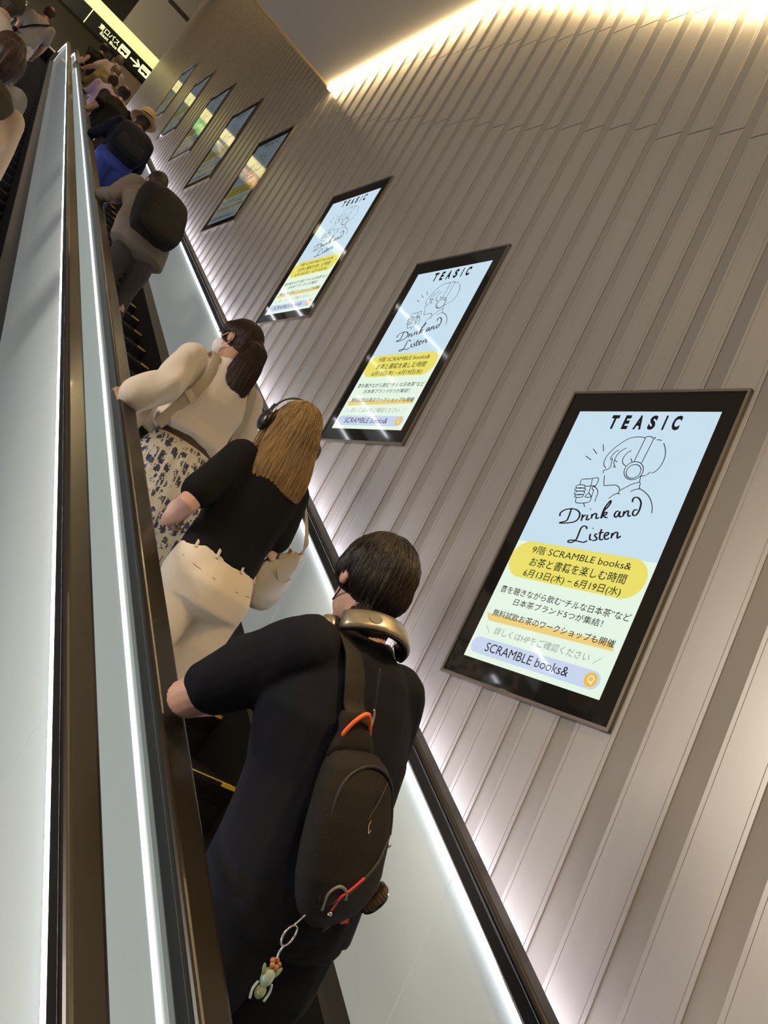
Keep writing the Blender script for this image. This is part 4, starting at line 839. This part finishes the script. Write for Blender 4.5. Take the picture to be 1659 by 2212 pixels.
h, M = G['h'], G['M']; S = Shape()
S.ell(h(0, -.016, .030), (.090 * s, .108 * s, .100 * s), M); S.ell(h(0, -.05, -.005), (.080 * s, .07 * s, .085 * s), M); S.ell(h(0, .05, .062), (.066 * s, .052 * s, .042 * s), M)
hr = S.build('hair', HAIR_BROWN, G['t'], .0055, 3, strands(.0015, h(0, 0, 0), 50, 31)); hair_strands(hr, h(0, -.02, .03), [BR1, BR2], hr, 500, -.06, seed=3)
S = Shape(); a0 = h(0, -.110, .012)
S.tube([a0, a0 + np.array((.0, -.03, -.03)), a0 + np.array((-.010, -.050, -.14)), a0 + np.array((-.018, -.050, -.25)), a0 + np.array((-.022, -.045, -.34)), a0 + np.array((-.022, -.04, -.385))], [.032, .050, .064, .066, .054, .030], flat=(1.15, .72), up=(0, 1, 0))
hr = S.build('ponytail', HAIR_BROWN, G['t'], .0055, 3, strands(.0022, a0 + np.array((0, .06, 0)), 55, 33, 4)); hair_strands(hr, a0 + np.array((-.006, -.04, -.03)), [BR1, BR2], hr, 500, -.37, seed=4, steps=16)
cord([a0 + np.array((.030 * math.cos(k), -.008, .026 * math.sin(k))) for k in np.linspace(0, 6.283, 13)], .004, mat('hair_tie_tan', (.30, .19, .10), .5), 'hair_tie', G['t'], 3)
MASK = mat('white_mask', (.72, .68, .64), .8); S = Shape(); S.ell(h(0, .066, -.048), (.060 * s, .054 * s, .052 * s), M); S.build('face_mask', MASK, G['t'], .006, 3)
for q in (-1, 1): cord([h(q * .055, .075, -.02), h(q * .078, .03, -.002), h(q * .086, -.012, .012), h(q * .080, -.018, -.03), h(q * .052, .06, -.085)], .0018, MASK, 'mask_loop', G['t'], 5)
cord([h(-.090, -.005, .016), h(-.078, .05, .012), h(-.06, .088, .01)], .003, DPLAS, 'glasses_arm', G['t'], 4)
f0 = G['F']; bp = thing('front_pack', 'beige pack with wide shoulder straps worn by the woman in the blouse', 'bag', tuple(f0))
shL, shR = G['arm']['L'][0], G['arm']['R'][0]; wv = lambda x, y, z: G['warp'](np.array((x, y, z * s * rs))); bb = Skin_BVH(blouse)
def stp(pts): return [bb.on(wv(x, y, z), d, .006) for x, y, z, d in pts], [d for *_, d in pts]
a_, b_ = stp(((-.085, .12, 1.20, (0, 1, 0)), (-.088, .08, 1.36, (0, .9, .4)), (-.088, .0, 1.44, (0, 0, 1)), (-.090, -.05, 1.41, (0, -.7, .9)), (-.097, -.10, 1.33, (0, -1, .3)), (-.115, -.1, 1.23, (-.05, -1, .1)), (-.142, -.1, 1.13, (-.12, -1, 0)), (-.165, -.08, 1.05, (-.3, -1, 0)), (-.175, -.05, 1.00, (-.5, -1, 0))))
strap(a_, .054, .008, BEIGE, 'shoulder_strap', bp, 7, face=b_)
a_, b_ = stp(((.105, .12, 1.20, (0, 1, 0)), (.115, .08, 1.36, (0, .9, .4)), (.125, .0, 1.44, (0, 0, 1)), (.135, -.06, 1.40, (0, -.7, .9)), (.150, -.10, 1.32, (0, -1, .3)), (.175, -.08, 1.20, (.3, -1, .1)), (.19, -.04, 1.10, (.8, -.7, 0)), (.20, .02, 1.02, (1, 0, 0))))
strap(a_, .046, .008, BEIGE, 'shoulder_strap', bp, 7, face=b_)
bkc = bb.on(wv(-.127, -.1, 1.185), (-.08, -1, .1), .014); mb = MB(); mb.rings(bx3(bkc, rot3(1.45, -.25, .0) @ rot3(0, .55, 0), .031, .017, .005)); mb.build('strap_buckle', mat('buckle_cream', (.62, .52, .38), .35), bp, bevel=.002)
S = Shape(); bag_shape(S, wv(-.03, .135, 1.30), wv(-.05, .15, .98), (1, 0, 0), .14, .15, .055, .06, (0, 1, 0)); S.build('pack_body', BEIGE, bp, .012, 3, wrinkle(.003, 16, 5))
S = Shape(); bag_shape(S, wv(-.225, .0, 1.08), wv(-.235, .02, .90), (0, 1, 0), .085, .09, .03, .03, (-1, 0, 0)); S.build('side_pouch', BEIGE, bp, .01, 3, wrinkle(.003, 16, 6))

# ---- the rest of the queue on the near escalator
def backpack(G, m, label, top=1.42, bot=0.98, w=.165, d=.085, name='backpack', light=False):
    t = thing(name, label, 'backpack', tuple(G['F'])); s, rs, wp = G['s'], G['rs'], G['warp']; P = lambda x, y, z: wp(np.array((x, y, z * s * rs)))
    y0 = -.095 * G['b']; S = Shape(); bag_shape(S, P(0, y0, top), P(0, y0 - .02, bot), (1, 0, 0), w, w * 1.04, d, d * 1.15, (0, -1, 0.05), 10, .4); S.build('pack_body', m, t, .012, 3, wrinkle(.005, 13, 77))
    S = Shape(); bag_shape(S, P(0, y0 - d * 1.75, top - .20), P(0, y0 - d * 1.95, bot + .03), (1, 0, 0), w * .80, w * .84, .022, .03, (0, -1, 0.05), 8, .4); S.build('front_pocket', m, t, .012, 3)
    cord([P(-w * .86, y0 - d * 1.2, top - .19), P(-w * .7, y0 - d * 1.35, top - .06), P(0, y0 - d * 1.4, top - .015), P(w * .7, y0 - d * 1.35, top - .06), P(w * .86, y0 - d * 1.2, top - .19)], .006, PIPING, 'zip_line', t, 5)
    cord([P(-.04, y0 - .02, top - .005), P(-.03, y0 - .03, top + .03), P(.03, y0 - .03, top + .03), P(.04, y0 - .02, top - .005)], .007, m, 'grab_handle', t, 5)
    for q in (-1, 1): strap([P(q * .08, y0, top - .04), P(q * .10, -.03, 1.475), P(q * .115, .10, 1.40), P(q * .14, .12, 1.22), P(q * .17, .03, 1.06), P(q * .13, y0 - .02, bot + .08)], .055, .012, m, 'shoulder_strap', t, 5, face=[(0, -1, .6), (0, 0, 1), (0, .8, .5), (0, 1, 0), (q, .4, 0), (q, 0, -.3)])
    if light:
        S = Shape(); S.ell(P(-w * .62, y0 - d * 1.9, 1.26), (.014, .006, .010)); mb = MB(); mb.v, mb.f, mb.mi = S.mb.v, S.mb.f, S.mb.mi; mb.build('pale_patch', mat('pale_patch', (.65, .36, .26), .5), t, True)
    return t
TAUPE = mat('taupe_shirt', (.135, .105, .08), .8); DKTR = mat('dark_plum_trousers', (.040, .028, .026), .85); BPK = mat('black_pack', (.009, .0065, .0042), .75, spec=.25, bump=((200, 200, 200), .2)); NVP = mat('navy_pack', (.0035, .005, .012), .8, spec=.2, bump=((200, 200, 200), .2)); BLUE = mat('royal_blue_trousers', (.016, .032, .20), .8)
y_ = 6.74; G = person('person in taupe shirt with bowed head and black backpack', (1.365, 7.05, 3.29), (1.54, y_, tread(y_)), hip=(-.12, -.17), s=.965, pitch=.55, yaw=.0, build=1.2, vox=.010, L=rail_arm(6.95), R=((1.58, 6.90, 2.80), (1.50, 7.10, 2.78), (-.5, .8, 0), (-1, 0, 0)))
top_garment(G, TAUPE, 'shirt', hem=.80, loose=1.32, sleeve=1.8, cuff=.055, seed=41, amp=.009); trousers(G, DKTR, seed=42, loose=.98); short_hair(G, HAIR_BLACK, .98, .07, 43)
cord([G['arm']['L'][1] * .35 + G['arm']['L'][2] * .65 + np.array((0, 0, .0)), G['arm']['L'][2]], .036, BLACKC, 'cuff', G['t'], seg=12); backpack(G, BPK, 'large black backpack on the person in the taupe shirt', 1.37, .83, .205, .115, light=True)
STRAW = mat('straw', (.62, .42, .21), .8, bump=((300, 300, 300), .3))
y_ = 9.78; G = person('person in blue trousers under a straw hat', (1.40, 9.86, 5.06), (1.44, y_, tread(y_)), hip=(-.08, -.16), s=1.0, pitch=.05, yaw=0, build=1.12, vox=.013, L=rail_arm(9.95), R=low_arm(1.60, 9.85, 4.85))
top_garment(G, mat('navy_top', (.005, .007, .018), .85, spec=.2), 'jacket', hem=.84, loose=1.2, sleeve=1.8, cuff=.05, seed=51); trousers(G, BLUE, seed=52, loose=1.2); short_hair(G, HAIR_BLACK, .95, .07, 53); backpack(G, NVP, 'big dark navy backpack on the person with the straw hat', 1.34, .84, .205, .12)
ht = thing('straw_hat', 'pale straw hat with black band on the head above the navy backpack', 'hat', tuple(G['F'])); h = G['h']; rings = lambda L_: [[tuple(h(r * math.cos(k), r * 1.1 * math.sin(k) - .012, z)) for k in np.linspace(0, 6.2832, 33)[:-1]] for r, z in L_]
mb = MB(); mb.rings(rings(((.162, .050), (.166, .046), (.105, .064), (.108, .078), (.103, .165), (.088, .190), (.048, .198), (.0, .188)))[:-1]); mb.build('hat_crown', STRAW, ht, True)
mb = MB(); mb.rings(rings(((.1095, .068), (.1105, .072), (.109, .102), (.1055, .104)))); mb.build('hat_band', BLACKC, ht, True)
TAN = SKIN
def queue(label, hx, hy, hz, s, m, hair, arm_y, top=dict(), legs=DKTR, pitch=.1, dx=.05, dy=-.06, hip=(-.02, -.10), build=1.0, seed=0, vol=1.0, vox=.014, skin=SKIN, yaw=0.0):
    y_ = hy + dy; g = person(label, (hx, hy, hz), (hx + dx, y_, tread(y_)), hip=hip, s=s, pitch=pitch, build=build, vox=vox, yaw=yaw, L=rail_arm(arm_y), R=low_arm(hx + .19, hy, hz - .23 * s), skin=skin)
    top_garment(g, m, seed=seed, **top); trousers(g, legs, seed=seed + 1, loose=.98); short_hair(g, hair, vol, .075, seed + 2); return g
LAV = mat('lavender_shirt', (.36, .27, .40), .8); OLIVE = mat('olive_cardigan', (.16, .115, .030), .85); PALE = mat('pale_tee', (.42, .34, .29), .8); JEANS = mat('grey_blue_jeans', (.10, .13, .16), .8)
queue('person in black top, tanned forearm on the rail, beyond the navy backpack', 1.32, 12.25, 6.42, .99, BLACKC, HAIR_BLACK, 12.05, dict(sleeve=.95, loose=1.25), build=1.2, seed=61)
g = queue('woman in lavender shirt with dark bun of hair', 1.28, 14.0, 7.36, .95, LAV, HAIR_BROWN, 14.1, dict(sleeve=1.8, cuff=.045, loose=1.15), seed=71)
S = Shape(); S.ell(g['h'](0, -.09, .07), (.045, .045, .045)); S.build('hair_bun', HAIR_BROWN, g['t'], .014, 2)
queue('person in loose olive cardigan, head bent low', 1.36, 15.45, 8.33, .98, OLIVE, HAIR_GREY, 15.3, dict(sleeve=1.9, loose=1.35, hem=.75), JEANS, build=1.2, seed=81, pitch=.5)
g = queue('dark-haired person in black carrying a pale bag near the top of the stairs', 1.25, 19.3, 10.585, 1.0, BLACKC, HAIR_BLACK, 19.0, dict(sleeve=.9, loose=1.2), build=1.1, seed=91, vol=1.15)
bgp = thing('tote_bag', 'small pale bag under the arm of the dark-haired person near the top', 'bag', tuple(g['F'])); S = Shape(); w_ = g['warp'](np.array((-.2, -.06, 1.16))); bag_shape(S, w_, w_ - (0.02, 0, .30), (0, 1, 0), .13, .15, .05, .06, (-1, 0, 0)); S.build('bag_body', PALE, bgp, .014, 3)
cord([w_ + (0, .09, 0), w_ + (.04, .06, .16), w_ + (.07, .0, .24), w_ + (.04, -.06, .15), w_ + (0, -.09, 0)], .008, PALE, 'bag_handle', bgp, 5)
queue('person with brown hair and pale top, farthest up the near stairs', 1.50, 17.81, 9.816, 1.0, PALE, HAIR_GREY, 17.8, dict(sleeve=.9), build=1.1, seed=95)

# ---- people on the other escalator
CREAM = mat('cream_long_shirt', (.60, .47, .36), .8); HOOD = mat('dark_olive_vest', (.045, .036, .020), .85); GREYT = mat('grey_tee', (.22, .21, .20), .8); WHT = mat('white_shirt', (.48, .42, .37), .8)
def other(label, hx, hy, s, m, hair, top=dict(), legs=DKTR, seed=0, build=1.05, vol=1.0, vox=.012, R=None, hgt=1.6, dy=-.05):
    y_ = hy + dy; z = tread(y_); hz = z + hgt * s; L = ((hx - .24, hy - .05, hz - .50 * s), (hx - .20, hy + .15, hz - .62 * s), (0, 1, -.2), (1, 0, 0))
    R = R or ((hx + .24, hy - .04, hz - .50 * s), (hx + .22, hy + .12, hz - .68 * s), (0, .7, -.7), (-1, 0, 0))
    g = person(label, (hx, hy, hz), (hx, y_, z), hip=(0, -.06), s=s, pitch=.1, build=build, vox=vox, L=L, R=R); top_garment(g, m, seed=seed, **top); trousers(g, legs, seed=seed + 1, loose=.98); short_hair(g, hair, vol, .08, seed + 2); return g
g = other('person with brown bob, dark hood and long cream shirt', -.012, 4.62, 1.0, CREAM, HAIR_BROWN, dict(hem=.60, sleeve=1.8, cuff=.05, loose=1.34, amp=.010), seed=101, vol=1.12, vox=.010)
S = Shape(g['warp']); S.loft([(0, -.09, 1.27, .09, .06), (0, -.085, 1.34, .15, .10), (0, -.075, 1.41, .165, .11), (0, -.05, 1.47, .125, .09)]); S.build('hood', HOOD, g['t'], .012, 3)
other('brown-haired person just ahead of the dark hood', -.03, 5.85, 1.0, GREYT, HAIR_BROWN, dict(sleeve=.9), seed=111, vol=1.08)
g = other('woman in grey T-shirt with bare forearm and dark shoulder strap', .05, 15.3, 1.0, GREYT, HAIR_BROWN, dict(sleeve=.85, loose=1.1), WHT, seed=121, hgt=1.66)
bgp = thing('crossbody_bag', 'dark crossbody bag of the woman in the grey T-shirt', 'bag', tuple(g['F'])); w_ = g['warp'](np.array((-.20, -.04, 1.0))); S = Shape(); bag_shape(S, w_, w_ - (0.02, 0, .20), (0, 1, 0), .10, .10, .04, .04, (-1, 0, 0)); S.build('bag_body', BLACKC, bgp, .014, 3)
gw = lambda x, y, z: g['warp'](np.array((x, y, z * g['s'] * g['rs']))); strap([gw(-.20, -.04, 1.0), gw(-.08, -.155, 1.15), gw(.06, -.145, 1.32), gw(.13, -.02, 1.46), gw(.10, .12, 1.36)], .03, .006, BLACKC, 'bag_strap', bgp, 6, face=[(-.5, -1, 0), (0, -1, 0), (0, -1, .3), (0, 0, 1), (0, 1, .3)])
other('person in white shirt at the top left corner', -.20, 7.2, 1.0, WHT, HAIR_BLACK, dict(sleeve=1.8, cuff=.05), seed=131, hgt=1.68)
